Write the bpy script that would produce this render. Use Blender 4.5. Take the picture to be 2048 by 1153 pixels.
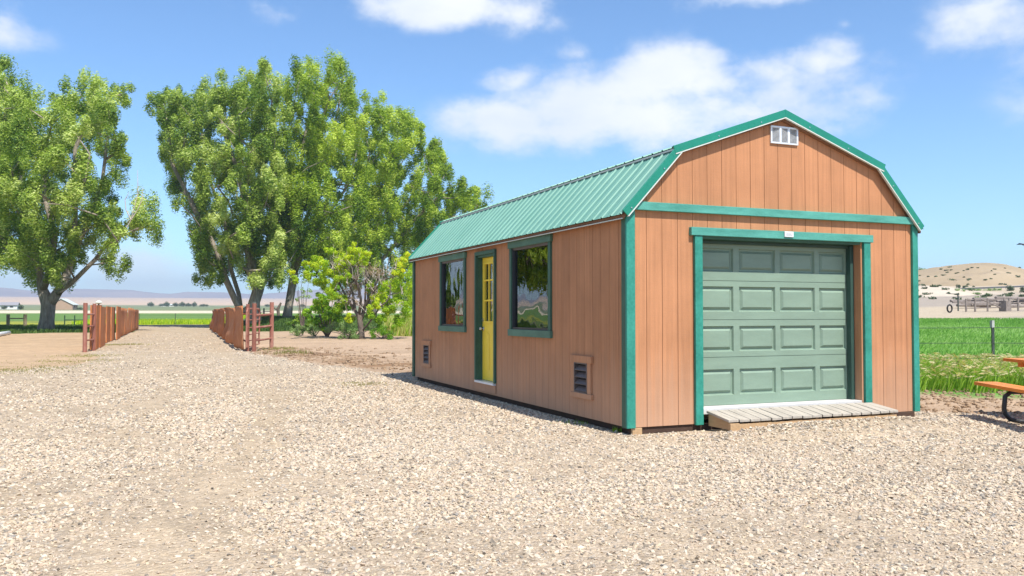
import bpy, math, random
import numpy as np
from math import sin, cos, pi, radians, atan2, hypot
from mathutils import Vector, Matrix

for o in list(bpy.data.objects):
    bpy.data.objects.remove(o)
scene = bpy.context.scene
col = scene.collection
rng = np.random.default_rng(7)
random.seed(7)

# ------------------------------------------------------------------ camera
CX, CY, CZ = -4.743, -8.09, 1.241
YAW, PITCH, FPX = 0.395, 0.030, 1704.0
cam_d = bpy.data.cameras.new('camera')
cam = bpy.data.objects.new('camera', cam_d)
col.objects.link(cam)
cam.location = (CX, CY, CZ)
cam.rotation_euler = (pi / 2 + PITCH, 0, -YAW)
cam_d.sensor_width = 36
cam_d.lens = FPX / 2048 * 36
cam_d.clip_start = 0.05
cam_d.clip_end = 20000
scene.camera = cam

# ------------------------------------------------------------------ sun, sky, exposure
SUN = Vector((0.085, -0.62, 1.0)).normalized()          # direction towards the sun
SUN_EL = math.asin(SUN.z)
SUN_AZ = atan2(SUN.x, SUN.y)
sl = bpy.data.lights.new('sun', 'SUN')
sl.energy = 4.5
sl.angle = radians(0.53)
sl.color = (1.0, 0.955, 0.88)
so = bpy.data.objects.new('sun', sl)
so.rotation_euler = SUN.to_track_quat('Z', 'Y').to_euler()
so.location = (0, 0, 60)
col.objects.link(so)

scene.view_settings.view_transform = 'Standard'
scene.view_settings.look = 'None'
scene.view_settings.gamma = 1
scene.view_settings.use_curve_mapping = False
scene.view_settings.exposure = 0.70

world = bpy.data.worlds.new('World')
scene.world = world
world.use_nodes = True


class NT:
    """tiny node-tree helper"""
    def __init__(s, tree):
        s.t = tree
        tree.nodes.clear()

    def n(s, typ, ins=None, **props):
        nd = s.t.nodes.new(typ)
        for k, v in props.items():
            setattr(nd, k, v)
        for k, v in (ins or {}).items():
            s.set(nd.inputs[k], v)
        return nd

    def set(s, sock, v):
        if isinstance(v, bpy.types.NodeSocket):
            s.t.links.new(v, sock)
        elif isinstance(v, bpy.types.Node):
            s.t.links.new(v.outputs[0], sock)
        else:
            if hasattr(sock, 'default_value'):
                dv = sock.default_value
                if hasattr(dv, '__len__') and len(dv) == 4 and hasattr(v, '__len__') and len(v) == 3:
                    v = (*v, 1)
                sock.default_value = v

    def m(s, op, a, b=0.0, c=0.0, clamp=False):
        nd = s.n('ShaderNodeMath', {0: a, 1: b, 2: c}, operation=op)
        nd.use_clamp = clamp
        return nd.outputs[0]

    def vm(s, op, a, b=(0, 0, 0), out=0):
        return s.n('ShaderNodeVectorMath', {0: a, 1: b}, operation=op).outputs[out]

    def mix(s, f, a, b, blend='MIX'):
        nd = s.n('ShaderNodeMix', data_type='RGBA', blend_type=blend)
        s.set(nd.inputs[0], f); s.set(nd.inputs[6], a); s.set(nd.inputs[7], b)
        return nd.outputs[2]

    def rng(s, v, a, b, c=0.0, d=1.0, smooth=False):
        nd = s.n('ShaderNodeMapRange', {0: v, 1: a, 2: b, 3: c, 4: d})
        if smooth:
            nd.interpolation_type = 'SMOOTHSTEP'
        return nd.outputs[0]

    def noise(s, vec, scale, detail=4.0, rough=0.55, dist=0.0):
        return s.n('ShaderNodeTexNoise', {'Vector': vec, 'Scale': scale, 'Detail': detail, 'Roughness': rough, 'Distortion': dist}).outputs[0]

    def ramp(s, f, stops):
        nd = s.n('ShaderNodeValToRGB', {0: f})
        el = nd.color_ramp.elements
        while len(el) > 2:
            el.remove(el[0])
        for i, (p, c) in enumerate(stops):
            e = el[i] if i < 2 else el.new(p)
            e.position = p
            e.color = (*c, 1)
        return nd.outputs[0]

    def scalev(s, vec, sc):
        return s.vm('MULTIPLY', vec, sc)


def ray(u, v):
    f = Vector((sin(YAW) * cos(PITCH), cos(YAW) * cos(PITCH), sin(PITCH)))
    r = Vector((cos(YAW), -sin(YAW), 0))
    up = r.cross(f)
    return f + r * ((u - 1024) / FPX) + up * ((576.5 - v) / FPX)


CAM = Vector((CX, CY, CZ))


def at(u, v, d):
    return CAM + ray(u, v) * d


def azel(u, v):
    w = ray(u, v)
    return atan2(w.x, w.y), atan2(w.z, hypot(w.x, w.y))


# --- sky: Nishita with clouds whose places are directions in the sky
w = NT(world.node_tree)
sky = w.n('ShaderNodeTexSky', sky_type='NISHITA', sun_disc=False)
sky.sun_elevation = SUN_EL
sky.sun_rotation = SUN_AZ
sky.altitude = 1500
sky.air_density = 1.0
sky.dust_density = 0.6
sky.ozone_density = 1.6
tc = w.n('ShaderNodeTexCoord').outputs['Generated']
sep = w.n('ShaderNodeSeparateXYZ', {0: tc})
X, Y, Z = sep.outputs
az = w.m('ARCTAN2', X, Y)
el = w.m('ARCSINE', Z)
ae = w.n('ShaderNodeCombineXYZ', {0: az, 1: el, 2: 0.0}).outputs[0]
n1 = w.n('ShaderNodeTexNoise', {'Vector': w.scalev(tc, (1, 1, 1.6)), 'Scale': 10.0, 'Detail': 9.0, 'Roughness': 0.60}).outputs[0]
n2 = w.noise(w.scalev(tc, (1, 1, 2.2)), 3.1, 5.0, 0.5)
CL = [  # u, v, half-width px, half-height px, density
    (1010, 245, 120, 50, 1.0), (1130, 200, 135, 65, 1.0), (1275, 175, 130, 72, 1.0), (1040, 160, 70, 32, .9), (1420, 165, 110, 50, .75), (1450, 225, 300, 70, .75), (1250, 235, 260, 60, .95), (1330, 150, 150, 60, .9),
    (1120, 265, 210, 42, .85), (1560, 185, 170, 80, .75), (1640, 120, 75, 42, .8), (1350, 120, 90, 45, .7), (1150, 105, 55, 26, .55),
    (900, 12, 190, 42, .95), (1040, 30, 85, 40, .8), (1500, 0, 130, 24, .6), (560, 30, 90, 36, .48),
    (1975, 50, 95, 60, .62), (1690, 50, 22, 14, .4), (10, 55, 75, 44, .6), (2060, 200, 60, 80, .35),
    (290, 545, 130, 60, .8), (60, 590, 150, 45, .62), (420, 590, 160, 30, .55), (-200, 540, 260, 60, .8),
    (-300, 150, 200, 80, .8), (2350, 120, 220, 70, .8), (-700, 260, 300, 80, .9)]
acc = None
for (u, v, hw, hh, den) in CL:
    a, e = azel(u, v)
    d = w.vm('SUBTRACT', ae, (a, e, 0))
    d = w.vm('MULTIPLY', d, (FPX / hw / 1.25, FPX / hh / 1.25, 0))
    ln = w.vm('LENGTH', d, out=1)
    g = w.rng(ln, 0.0, 1.3, den, 0.0)
    acc = g if acc is None else w.m('MAXIMUM', acc, g)
# other clouds of the same kind all round the sky, outside the part the photograph shows
offv = w.rng(w.m('ABSOLUTE', w.m('SUBTRACT', az, 0.395)), 0.70, 1.0, 0.0, 1.0)
offe = w.rng(el, 0.36, 0.52, 0.0, 1.0)
gen = w.m('MULTIPLY', w.rng(n2, 0.48, 0.72, 0.0, 1.0), w.m('MAXIMUM', offv, offe))
acc = w.m('MAXIMUM', acc, gen)
cl = w.m('ADD', acc, w.m('MULTIPLY', w.m('SUBTRACT', n1, 0.5), 1.9))
cl = w.rng(cl, 0.10, 0.84, 0.0, 1.0, True)
cl = w.m('MULTIPLY', cl, w.rng(acc, 0.02, 0.35, 0.0, 1.0))
cl = w.m('MULTIPLY', cl, w.rng(el, 0.0, 0.03, 0.0, 1.0))
shade = w.noise(w.scalev(tc, (1, 1, 2.0)), 6.5, 4.0, 0.5)
ccol = w.mix(w.rng(shade, 0.35, 0.65), (5.6, 6.0, 6.6), (6.9, 7.0, 7.2))
SKYMUL = w.mix(1.0, sky.outputs[0], (0.93, 1.19, 1.37), 'MULTIPLY')
skyc = w.mix(w.m('MULTIPLY', cl, w.rng(el, 0.02, 0.14, 0.55, 0.92)), SKYMUL, ccol)
bg = w.n('ShaderNodeBackground', {'Color': skyc, 'Strength': 0.10})
out = w.n('ShaderNodeOutputWorld', {'Surface': bg})


# ------------------------------------------------------------------ object helpers
def tag(o, label=None, cat=None, group=None, kind=None):
    if label: o['label'] = label
    if cat: o['category'] = cat
    if group: o['group'] = group
    if kind: o['kind'] = kind
    return o


def empty(name, loc, label=None, cat=None, group=None):
    o = bpy.data.objects.new(name, None)
    o.location = loc
    o.empty_display_size = 0.2
    col.objects.link(o)
    return tag(o, label, cat, group)


def rootloc(o):
    p = Vector((0, 0, 0))
    while o is not None:
        p += Vector(o.location)
        o = o.parent
    return p


class MB:
    def __init__(s):
        s.V = []; s.F = []

    def add(s, V, F):
        b = len(s.V)
        s.V.extend([tuple(v) for v in V])
        s.F.extend([tuple(i + b for i in f) for f in F])
        return s

    def box(s, x0, x1, y0, y1, z0, z1):
        V = [(x, y, z) for x in (x0, x1) for y in (y0, y1) for z in (z0, z1)]
        F = [(0, 1, 3, 2), (4, 6, 7, 5), (0, 4, 5, 1), (2, 3, 7, 6), (0, 2, 6, 4), (1, 5, 7, 3)]
        return s.add(V, F)

    def obox(s, o, a, b, c):
        """box from corner o with edge vectors a, b, c (right handed)"""
        o, a, b, c = map(Vector, (o, a, b, c))
        V = [o + a * i + b * j + c * k for i in (0, 1) for j in (0, 1) for k in (0, 1)]
        F = [(0, 1, 3, 2), (4, 6, 7, 5), (0, 4, 5, 1), (2, 3, 7, 6), (0, 2, 6, 4), (1, 5, 7, 3)]
        return s.add(V, F)

    def prism(s, poly, ext):
        """planar polygon (3D points) extruded by vector ext"""
        n = len(poly)
        e = Vector(ext)
        V = [Vector(p) for p in poly] + [Vector(p) + e for p in poly]
        F = [tuple(range(n))[::-1], tuple(range(n, 2 * n))]
        for i in range(n):
            j = (i + 1) % n
            F.append((i, j, n + j, n + i))
        return s.add(V, F)

    def tube(s, pts, radii, seg=8, cap=True):
        pts = [Vector(p) for p in pts]
        if not hasattr(radii, '__len__'):
            radii = [radii] * len(pts)
        V = []; F = []
        up = Vector((0.13, 0.21, 1)).normalized()
        prev = None
        for i, p in enumerate(pts):
            t = (pts[min(i + 1, len(pts) - 1)] - pts[max(i - 1, 0)]).normalized()
            if prev is None:
                a = t.cross(up)
                if a.length < 0.1:
                    a = t.cross(Vector((1, 0, 0)))
            else:
                a = prev - t * prev.dot(t)
            a.normalize(); prev = a
            b = t.cross(a)
            for k in range(seg):
                an = 2 * pi * k / seg
                V.append(p + (a * cos(an) + b * sin(an)) * radii[i])
        for i in range(len(pts) - 1):
            for k in range(seg):
                k2 = (k + 1) % seg
                F.append((i * seg + k, i * seg + k2, (i + 1) * seg + k2, (i + 1) * seg + k))
        if cap:
            F.append(tuple(range(seg))[::-1])
            F.append(tuple((len(pts) - 1) * seg + k for k in range(seg)))
        return s.add(V, F)

    def build(s, name, mat, parent=None, bevel=0, smooth=False, label=None):
        me = bpy.data.meshes.new(name)
        off = rootloc(parent) if parent else Vector((0, 0, 0))
        me.from_pydata([(v[0] - off.x, v[1] - off.y, v[2] - off.z) for v in s.V], [], s.F)
        me.materials.append(mat)
        o = bpy.data.objects.new(name, me)
        col.objects.link(o)
        if parent: o.parent = parent
        if bevel:
            b = o.modifiers.new('bevel', 'BEVEL')
            b.width = bevel; b.segments = 2; b.limit_method = 'ANGLE'
        if smooth:
            me.polygons.foreach_set('use_smooth', [True] * len(me.polygons))
        if label: o['label'] = label
        return o


def npmesh(name, V, quads, mat, parent=None, colors=None, cname='tint', smooth=False):
    """fast mesh from arrays; quads (n,4) or tris (n,3)"""
    off = rootloc(parent) if parent else Vector((0, 0, 0))
    V = np.asarray(V, np.float32) - np.array([off.x, off.y, off.z], np.float32)
    quads = np.asarray(quads, np.int32)
    k = quads.shape[1]
    me = bpy.data.meshes.new(name)
    me.vertices.add(len(V)); me.vertices.foreach_set('co', V.ravel())
    me.loops.add(quads.size); me.loops.foreach_set('vertex_index', quads.ravel())
    me.polygons.add(len(quads))
    me.polygons.foreach_set('loop_start', np.arange(0, quads.size, k, dtype=np.int32))
    try:
        me.polygons.foreach_set('loop_total', np.full(len(quads), k, np.int32))
    except Exception:
        pass
    me.update(calc_edges=True)
    if colors is not None:
        for nm, c in (colors.items() if isinstance(colors, dict) else {cname: colors}.items()):
            c = np.asarray(c, np.float32)
            if c.ndim == 1:
                a = me.attributes.new(nm, 'FLOAT', 'POINT'); a.data.foreach_set('value', c)
            else:
                if c.shape[1] == 3:
                    c = np.concatenate([c, np.ones((len(c), 1), np.float32)], 1)
                a = me.attributes.new(nm, 'FLOAT_COLOR', 'POINT'); a.data.foreach_set('color', c.ravel())
    if smooth:
        me.polygons.foreach_set('use_smooth', np.ones(len(quads), bool))
    me.materials.append(mat)
    me.validate()
    o = bpy.data.objects.new(name, me)
    col.objects.link(o)
    if parent: o.parent = parent
    return o


# ------------------------------------------------------------------ materials
def new_mat(name):
    m = bpy.data.materials.new(name)
    m.use_nodes = True
    return m, NT(m.node_tree)


def finish(t, colr, rough=0.6, bump=None, bstr=0.3, bdist=0.01, spec=0.4, metal=0.0, extra=None):
    ins = {'Base Color': colr, 'Roughness': rough, 'Metallic': metal, 'Specular IOR Level': spec}
    if extra: ins.update(extra)
    p = t.n('ShaderNodeBsdfPrincipled', ins)
    if bump is not None:
        b = t.n('ShaderNodeBump', {'Strength': bstr, 'Distance': bdist, 'Height': bump})
        t.set(p.inputs['Normal'], b.outputs[0])
    t.n('ShaderNodeOutputMaterial', {'Surface': p})
    return p


def pos(t):
    return t.n('ShaderNodeNewGeometry').outputs['Position']


def paint(name, c, rough=0.5, var=0.25, scale=3.0, bstr=0.15, chalk=0.0, spec=0.4, metal=0.0, stretch=(1, 1, 1)):
    m, t = new_mat(name)
    P = pos(t)
    a = t.noise(t.scalev(P, stretch), scale, 5, 0.6)
    b = t.noise(t.scalev(P, tuple(6 * s for s in stretch)), scale * 3, 4, 0.6)
    f = t.rng(t.m('ADD', t.m('MULTIPLY', a, 0.6), t.m('MULTIPLY', b, 0.4)), 0.35, 0.65)
    lo = tuple(x * (1 - var) for x in c); hi = tuple(min(1, x * (1 + var * 0.7) + chalk) for x in c)
    finish(t, t.mix(f, lo, hi), t.rng(b, 0.3, 0.7, rough - 0.08, rough + 0.1), b, bstr, 0.004, spec, metal)
    return m


def siding_mat(name, base, dust):
    """textured engineered-wood siding: rough-sawn emboss, sun fade, dust near the ground"""
    m, t = new_mat(name)
    P = pos(t)
    ob = t.n('ShaderNodeObjectInfo').outputs['Random']
    vs = t.noise(t.scalev(P, (14, 14, 0.35)), 2.0, 5, 0.6)          # vertical streaks
    hs = t.noise(t.scalev(P, (5, 5, 60)), 1.6, 3, 0.6)             # rough-sawn ripple
    big = t.noise(P, 1.7, 4, 0.6)
    fine = t.noise(P, 90, 2, 0.6)
    f = t.m('ADD', t.m('MULTIPLY', vs, 0.50), t.m('ADD', t.m('MULTIPLY', big, 0.42), t.m('MULTIPLY', ob, 0.08)))
    c = t.mix(t.rng(f, 0.33, 0.67), tuple(x * 0.74 for x in base), tuple(x * 1.20 for x in base))
    c = t.mix(t.rng(fine, 0.35, 0.75, 0.0, 0.35), c, tuple(x * 0.62 for x in base))
    z = t.n('ShaderNodeSeparateXYZ', {0: P}).outputs[2]
    streak = t.noise(t.scalev(P, (22, 22, 0.5)), 1.5, 4, 0.6)
    low = t.rng(t.m('ADD', z, t.m('MULTIPLY', streak, -1.0)), -0.65, 0.35, 0.9, 0.0)
    c = t.mix(t.m('MULTIPLY', low, 0.62), c, dust)
    # chipped / faded flecks
    fl = t.rng(t.noise(t.scalev(P, (9, 9, 30)), 3.0, 3, 0.7), 0.70, 0.76)
    c = t.mix(t.m('MULTIPLY', fl, 0.45), c, tuple(min(1, x * 1.5) for x in base))
    h = t.m('ADD', t.m('MULTIPLY', hs, 0.5), t.m('MULTIPLY', t.noise(t.scalev(P, (60, 60, 25)), 1.5, 3, 0.6), 0.5))
    finish(t, c, 0.75, h, 0.45, 0.004, 0.25)
    return m


M_SIDE = siding_mat('siding_brown', (0.478, 0.222, 0.108), (0.50, 0.34, 0.24))
M_SHADOWGAP = paint('siding_groove', (0.22, 0.11, 0.06), 0.85)
M_TEAL = paint('teal_trim_paint', (0.017, 0.225, 0.165), 0.5, 0.3, 2.0, 0.25, 0.02, stretch=(1, 1, 1))
M_TEALR = paint('teal_weathered_rail', (0.06, 0.29, 0.23), 0.6, 0.28, 2.4, 0.3, 0.03, stretch=(1, 3, 5))
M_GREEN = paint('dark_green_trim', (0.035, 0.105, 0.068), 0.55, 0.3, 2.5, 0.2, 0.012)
M_GREENL = paint('faded_green_sill', (0.075, 0.17, 0.115), 0.6, 0.3, 2.5, 0.2, 0.02)
M_RAKE = paint('rake_metal_green', (0.012, 0.205, 0.135), 0.32, 0.15, 2.0, 0.04, 0.0, 0.5)
M_DRIP = paint('white_metal_lip', (0.58, 0.62, 0.57), 0.4, 0.1)
M_DOORG = paint('garage_door_sage', (0.205, 0.285, 0.215), 0.45, 0.12, 2.0, 0.12, 0.0, stretch=(1, 1, 4))
M_DKSTOP = paint('door_stop_dark_green', (0.03, 0.07, 0.055), 0.5, 0.2)
M_SILLW = paint('white_sill', (0.62, 0.60, 0.57), 0.5, 0.1)
M_YEL = paint('yellow_door_paint', (0.92, 0.66, 0.06), 0.4, 0.06, 2.0, 0.06)
M_BRONZE = paint('dark_window_frame', (0.03, 0.03, 0.035), 0.4, 0.2)
M_VENT = paint('aluminium_vent', (0.72, 0.75, 0.78), 0.35, 0.08, metal=0.2)
M_LOUV = paint('brown_louvre', (0.13, 0.10, 0.09), 0.5, 0.2)
M_DARK = paint('dark_interior', (0.03, 0.028, 0.025), 0.9, 0.3)
M_STEEL = paint('brushed_steel', (0.62, 0.60, 0.57), 0.3, 0.1, metal=0.9)
M_SKID = paint('dark_brown_skid', (0.065, 0.036, 0.024), 0.85, 0.4, 5)
M_LUMB = paint('raw_lumber', (0.46, 0.30, 0.16), 0.75, 0.25, 4, 0.3, stretch=(6, 1, 6))
M_RAMP = paint('weathered_ramp_board', (0.41, 0.365, 0.305), 0.75, 0.28, 3, 0.4, stretch=(8, 0.6, 8))
M_LABEL = paint('label_plate', (0.66, 0.68, 0.68), 0.4, 0.05)
M_INT = paint('interior_wood', (0.22, 0.16, 0.11), 0.8, 0.3)


def roof_mat():
    m, t = new_mat('green_metal_roof')
    P = pos(t)
    a = t.noise(P, 1.3, 4, 0.6)
    st = t.noise(t.scalev(P, (1.2, 12, 1.2)), 1.2, 4, 0.6)
    f = t.rng(t.m('ADD', t.m('MULTIPLY', a, 0.5), t.m('MULTIPLY', st, 0.5)), 0.35, 0.65)
    c = t.mix(f, (0.118, 0.285, 0.22), (0.168, 0.35, 0.275))
    sp = t.rng(t.noise(P, 2.4, 1, 0.4), 0.74, 0.78)
    c = t.mix(t.m('MULTIPLY', sp, 0.5), c, (0.05, 0.22, 0.16))
    finish(t, c, t.rng(st, 0.3, 0.7, 0.46, 0.62), a, 0.03, 0.01, 0.5, 0.0)
    return m


M_ROOF = roof_mat()


def glass_mat(name, r=0.0, wav=0.012):
    m, t = new_mat(name)
    P = pos(t)
    nz = t.noise(P, 1.6, 2, 0.5)
    b = t.n('ShaderNodeBump', {'Strength': 1.0, 'Distance': wav, 'Height': nz})
    gl = t.n('ShaderNodeBsdfGlossy', {'Roughness': r, 'Color': (0.95, 0.97, 0.97, 1), 'Normal': b.outputs[0]})
    tr = t.n('ShaderNodeBsdfTransparent', {'Color': (0.62, 0.66, 0.64, 1)})
    fr = t.n('ShaderNodeFresnel', {'IOR': 2.6})
    mx = t.n('ShaderNodeMixShader', {0: fr.outputs[0], 1: tr, 2: gl})
    t.n('ShaderNodeOutputMaterial', {'Surface': mx})
    return m


M_GLASS = glass_mat('window_glass', 0.0, 0.007)


def leaf_mat(name, cols, trans=0.35, rough=0.55, spec=0.3):
    """cols: three leaf colours mixed by the tint attribute (species variation)"""
    m, t = new_mat(name)
    a = t.n('ShaderNodeAttribute', attribute_name='tint').outputs['Fac']
    c = t.ramp(a, [(0.0, cols[0]), (1.0, cols[2]), (0.5, cols[1])])
    p = t.n('ShaderNodeBsdfPrincipled', {'Base Color': c, 'Roughness': rough, 'Specular IOR Level': spec})
    tl = t.n('ShaderNodeBsdfTranslucent', {'Color': t.mix(1.0, c, (1.35, 1.45, 0.6), 'MULTIPLY')})
    mx = t.n('ShaderNodeMixShader', {0: trans, 1: p, 2: tl})
    t.n('ShaderNodeOutputMaterial', {'Surface': mx})
    return m


M_LEAF = leaf_mat('cottonwood_leaves', [(0.095, 0.18, 0.020), (0.34, 0.45, 0.060), (0.62, 0.68, 0.25)])
M_LEAFB = leaf_mat('cottonwood_leaves_deep', [(0.095, 0.18, 0.014), (0.32, 0.44, 0.030), (0.58, 0.66, 0.12)])
M_LEAFY = leaf_mat('yellow_green_leaves', [(0.18, 0.34, 0.012), (0.38, 0.53, 0.02), (0.66, 0.66, 0.03)], 0.4)
M_LEAFG = leaf_mat('fresh_green_leaves', [(0.09, 0.21, 0.012), (0.22, 0.42, 0.02), (0.40, 0.56, 0.03)], 0.4)
M_SAGE = leaf_mat('sage_leaves', [(0.11, 0.20, 0.05), (0.22, 0.34, 0.11), (0.36, 0.46, 0.20)], 0.3)
M_FAR = leaf_mat('distant_tree_leaves', [(0.05, 0.075, 0.035), (0.08, 0.115, 0.05), (0.12, 0.16, 0.07)], 0.2)
M_DEADL = leaf_mat('dry_brown_leaves', [(0.20, 0.12, 0.06), (0.36, 0.24, 0.12), (0.48, 0.36, 0.20)], 0.3)
M_GRASS = leaf_mat('grass_blades', [(0.13, 0.26, 0.02), (0.28, 0.44, 0.035), (0.62, 0.52, 0.24)], 0.4)
M_LAWN_SHADE = leaf_mat('lawn_blades_shaded', [(0.035, 0.075, 0.012), (0.085, 0.15, 0.025), (0.17, 0.23, 0.06)], 0.25)  # greens darkened: the shade under the crowns is put into the blade colour
M_SEED = leaf_mat('grass_seed_heads', [(0.44, 0.36, 0.16), (0.56, 0.48, 0.25), (0.70, 0.62, 0.38)], 0.35)
M_MEADOW = leaf_mat('meadow_grass', [(0.10, 0.26, 0.03), (0.22, 0.40, 0.08), (0.40, 0.54, 0.22)], 0.4)
M_DRYG = leaf_mat('dry_grass', [(0.22, 0.20, 0.07), (0.36, 0.33, 0.12), (0.50, 0.44, 0.20)], 0.3)


def bark_mat(name, a, b, sc=1.0):
    m, t = new_mat(name)
    P = pos(t)
    n_ = t.noise(t.scalev(P, (5 * sc, 5 * sc, 0.9 * sc)), 1.5, 6, 0.65)
    g = t.noise(P, 0.7 * sc, 3, 0.5)
    c = t.mix(t.rng(n_, 0.35, 0.65), a, b)
    c = t.mix(t.rng(g, 0.4, 0.7, 0, 0.4), c, tuple(x * 1.3 for x in b))
    finish(t, c, 0.9, n_, 0.8, 0.12 / sc, 0.2)
    return m


M_BARK = bark_mat('cottonwood_bark', (0.17, 0.14, 0.105), (0.42, 0.36, 0.29))
M_BARK2 = bark_mat('shrub_bark', (0.075, 0.055, 0.045), (0.20, 0.16, 0.13), 4)
M_TWIG = bark_mat('bare_grey_twigs', (0.33, 0.27, 0.22), (0.58, 0.50, 0.43), 4)

M_RUST = None


def rust_mat(name, a, b, c3, metal=0.0):
    m, t = new_mat(name)
    P = pos(t)
    ob = t.n('ShaderNodeObjectInfo').outputs['Random']
    n_ = t.noise(t.scalev(P, (1.5, 1.5, 0.8)), 2.0, 6, 0.65)
    s_ = t.noise(t.scalev(P, (16, 16, 0.5)), 1.2, 4, 0.6)
    f = t.m('ADD', t.m('MULTIPLY', n_, 0.5), t.m('ADD', t.m('MULTIPLY', s_, 0.35), t.m('MULTIPLY', ob, 0.15)))
    c = t.mix(t.rng(f, 0.33, 0.52), a, b)
    c = t.mix(t.rng(f, 0.55, 0.70), c, c3)
    finish(t, c, 0.8, n_, 0.3, 0.01, 0.25, metal)
    return m


M_RUST = rust_mat('rusty_steel_sheet', (0.22, 0.072, 0.028), (0.46, 0.165, 0.060), (0.62, 0.32, 0.17))
M_RUSTP = rust_mat('rusty_pipe', (0.15, 0.058, 0.040), (0.30, 0.12, 0.085), (0.44, 0.26, 0.20))
M_GPIPE = paint('green_pipe_gate', (0.03, 0.07, 0.045), 0.5, 0.3)
M_WOODP = paint('pale_wood_post', (0.42, 0.32, 0.20), 0.8, 0.3, 4)
M_GREYW = paint('weathered_grey_wood', (0.24, 0.20, 0.175), 0.85, 0.35, 4)
M_TPOST = paint('steel_t_post', (0.05, 0.065, 0.055), 0.6, 0.3, 6)
M_TPTIP = paint('t_post_white_tip', (0.45, 0.45, 0.42), 0.6, 0.3, 6)
M_ORANGE = paint('orange_table_paint', (0.72, 0.22, 0.02), 0.45, 0.12, 3, 0.15, 0.0)
M_BLKSTL = paint('black_steel_tube', (0.03, 0.03, 0.032), 0.4, 0.3)
M_WHITE = paint('white_plastic', (0.75, 0.75, 0.74), 0.4, 0.08)
M_WALLW = paint('far_white_wall', (0.66, 0.64, 0.60), 0.7, 0.1)
M_WALLT = paint('far_tan_wall', (0.40, 0.27, 0.18), 0.7, 0.1)
M_ROOFG = paint('far_grey_roof', (0.26, 0.25, 0.26), 0.7, 0.1)
M_BLACK = paint('black_rubber', (0.02, 0.02, 0.02), 0.8, 0.2)
M_BIRD = paint('dark_feathers', (0.03, 0.035, 0.05), 0.7, 0.2)


# ------------------------------------------------------------------ value noise for terrain
def vnoise(x, y, seed=0):
    xi = np.floor(x).astype(np.int64); yi = np.floor(y).astype(np.int64)
    xf = x - xi; yf = y - yi
    u = xf * xf * (3 - 2 * xf); v = yf * yf * (3 - 2 * yf)

    def h(a, b):
        n_ = (a * 374761393 + b * 668265263 + seed * 974634777) & 0xffffffff
        n_ = ((n_ ^ (n_ >> 13)) * 1274126177) & 0xffffffff
        return ((n_ ^ (n_ >> 16)) & 0xffff) / 65535.0
    return (h(xi, yi) * (1 - u) + h(xi + 1, yi) * u) * (1 - v) + (h(xi, yi + 1) * (1 - u) + h(xi + 1, yi + 1) * u) * v


def fbm(x, y, o=4, seed=0):
    r = 0; a = 0.5
    for i in range(o):
        r = r + a * vnoise(x * 2 ** i, y * 2 ** i, seed + i)
        a *= 0.5
    return r / (1 - 0.5 ** o)


def sstep(a, b, x):
    t = np.clip((x - a) / (b - a), 0, 1)
    return t * t * (3 - 2 * t)


def height(x, y):
    x = np.asarray(x, float); y = np.asarray(y, float)
    dx = x - CX; dy = y - CY
    r = np.hypot(dx, dy); th = np.arctan2(dx, dy)
    hl = np.interp(r, [0, 110, 180, 230, 300, 900, 2500, 6000], [-.08, -.08, 0.0, 1.3, 2.25, 8.9, 44, 60])
    hr = np.interp(r, [0, 17, 21, 58, 110, 200, 400, 6000], [-.08, -.08, -.03, .84, 2.7, 7.3, 10, 60])
    k = sstep(0.50, 0.76, th) * (1 - sstep(2.2, 2.8, th))
    h = hl * (1 - k) + hr * k
    # grassy bank under the trees right of the drive
    h = h + 0.85 * sstep(52, 82, y) * sstep(2.0, 7.0, x) * (1 - sstep(110, 160, y)) * (1 - k)
    # gravel mound against the ramp
    h = h + 0.115 * np.exp(-((x - 2.45) / 1.6) ** 4) * np.exp(-((y + 0.62) / 0.36) ** 2)
    # small unevenness
    h = h + (fbm(x * 0.7, y * 0.7, 3, 3) - 0.5) * 0.035 * (1 - np.exp(-((x - 2) / 4) ** 4 - ((y - 3) / 6) ** 4))
    dirt = dirt_mask(x, y)
    h = h + dirt * (fbm(x * 2.2, y * 2.2, 4, 9) - 0.5) * 0.10
    return h


def inpoly_sd(x, y, poly):
    """signed distance-ish, positive inside"""
    x = np.asarray(x, float); y = np.asarray(y, float)
    d = np.full(x.shape, 1e9); ins = np.zeros(x.shape, bool)
    n_ = len(poly)
    for i in range(n_):
        x0, y0 = poly[i]; x1, y1 = poly[(i + 1) % n_]
        ex, ey = x1 - x0, y1 - y0
        t = np.clip(((x - x0) * ex + (y - y0) * ey) / (ex * ex + ey * ey), 0, 1)
        d = np.minimum(d, np.hypot(x - x0 - t * ex, y - y0 - t * ey))
        c = ((y0 > y) != (y1 > y)) & (x < (x1 - x0) * (y - y0) / (y1 - y0 + 1e-12) + x0)
        ins ^= c
    return np.where(ins, d, -d)


GRAVEL = [(-60, -60), (60, -60), (60, -5), (9, -2.4), (5.6, -0.2), (4.8, 0.6), (4.3, 2), (4.3, 8.9), (0.3, 10.1),
          (-0.45, 13.0), (-1.0, 16.6), (-1.6, 20.5), (-1.75, 26), (-1.1, 45), (-0.1, 80), (0.2, 92), (-6.6, 92), (-6.4, 60),
          (-6.7, 35), (-6.9, 25.5), (-6.4, 21), (-6.5, 16.5), (-8.5, 14.2), (-14, 13.0), (-30, 12), (-60, 10)]


def wob(x, y, a=0.6, s=0.8, seed=20):
    return (fbm(x * s, y * s, 4, seed) - 0.5) * 2 * a


def gravel_mask(x, y):
    return sstep(-0.5, 0.5, inpoly_sd(x, y, GRAVEL) + wob(x, y))


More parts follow.
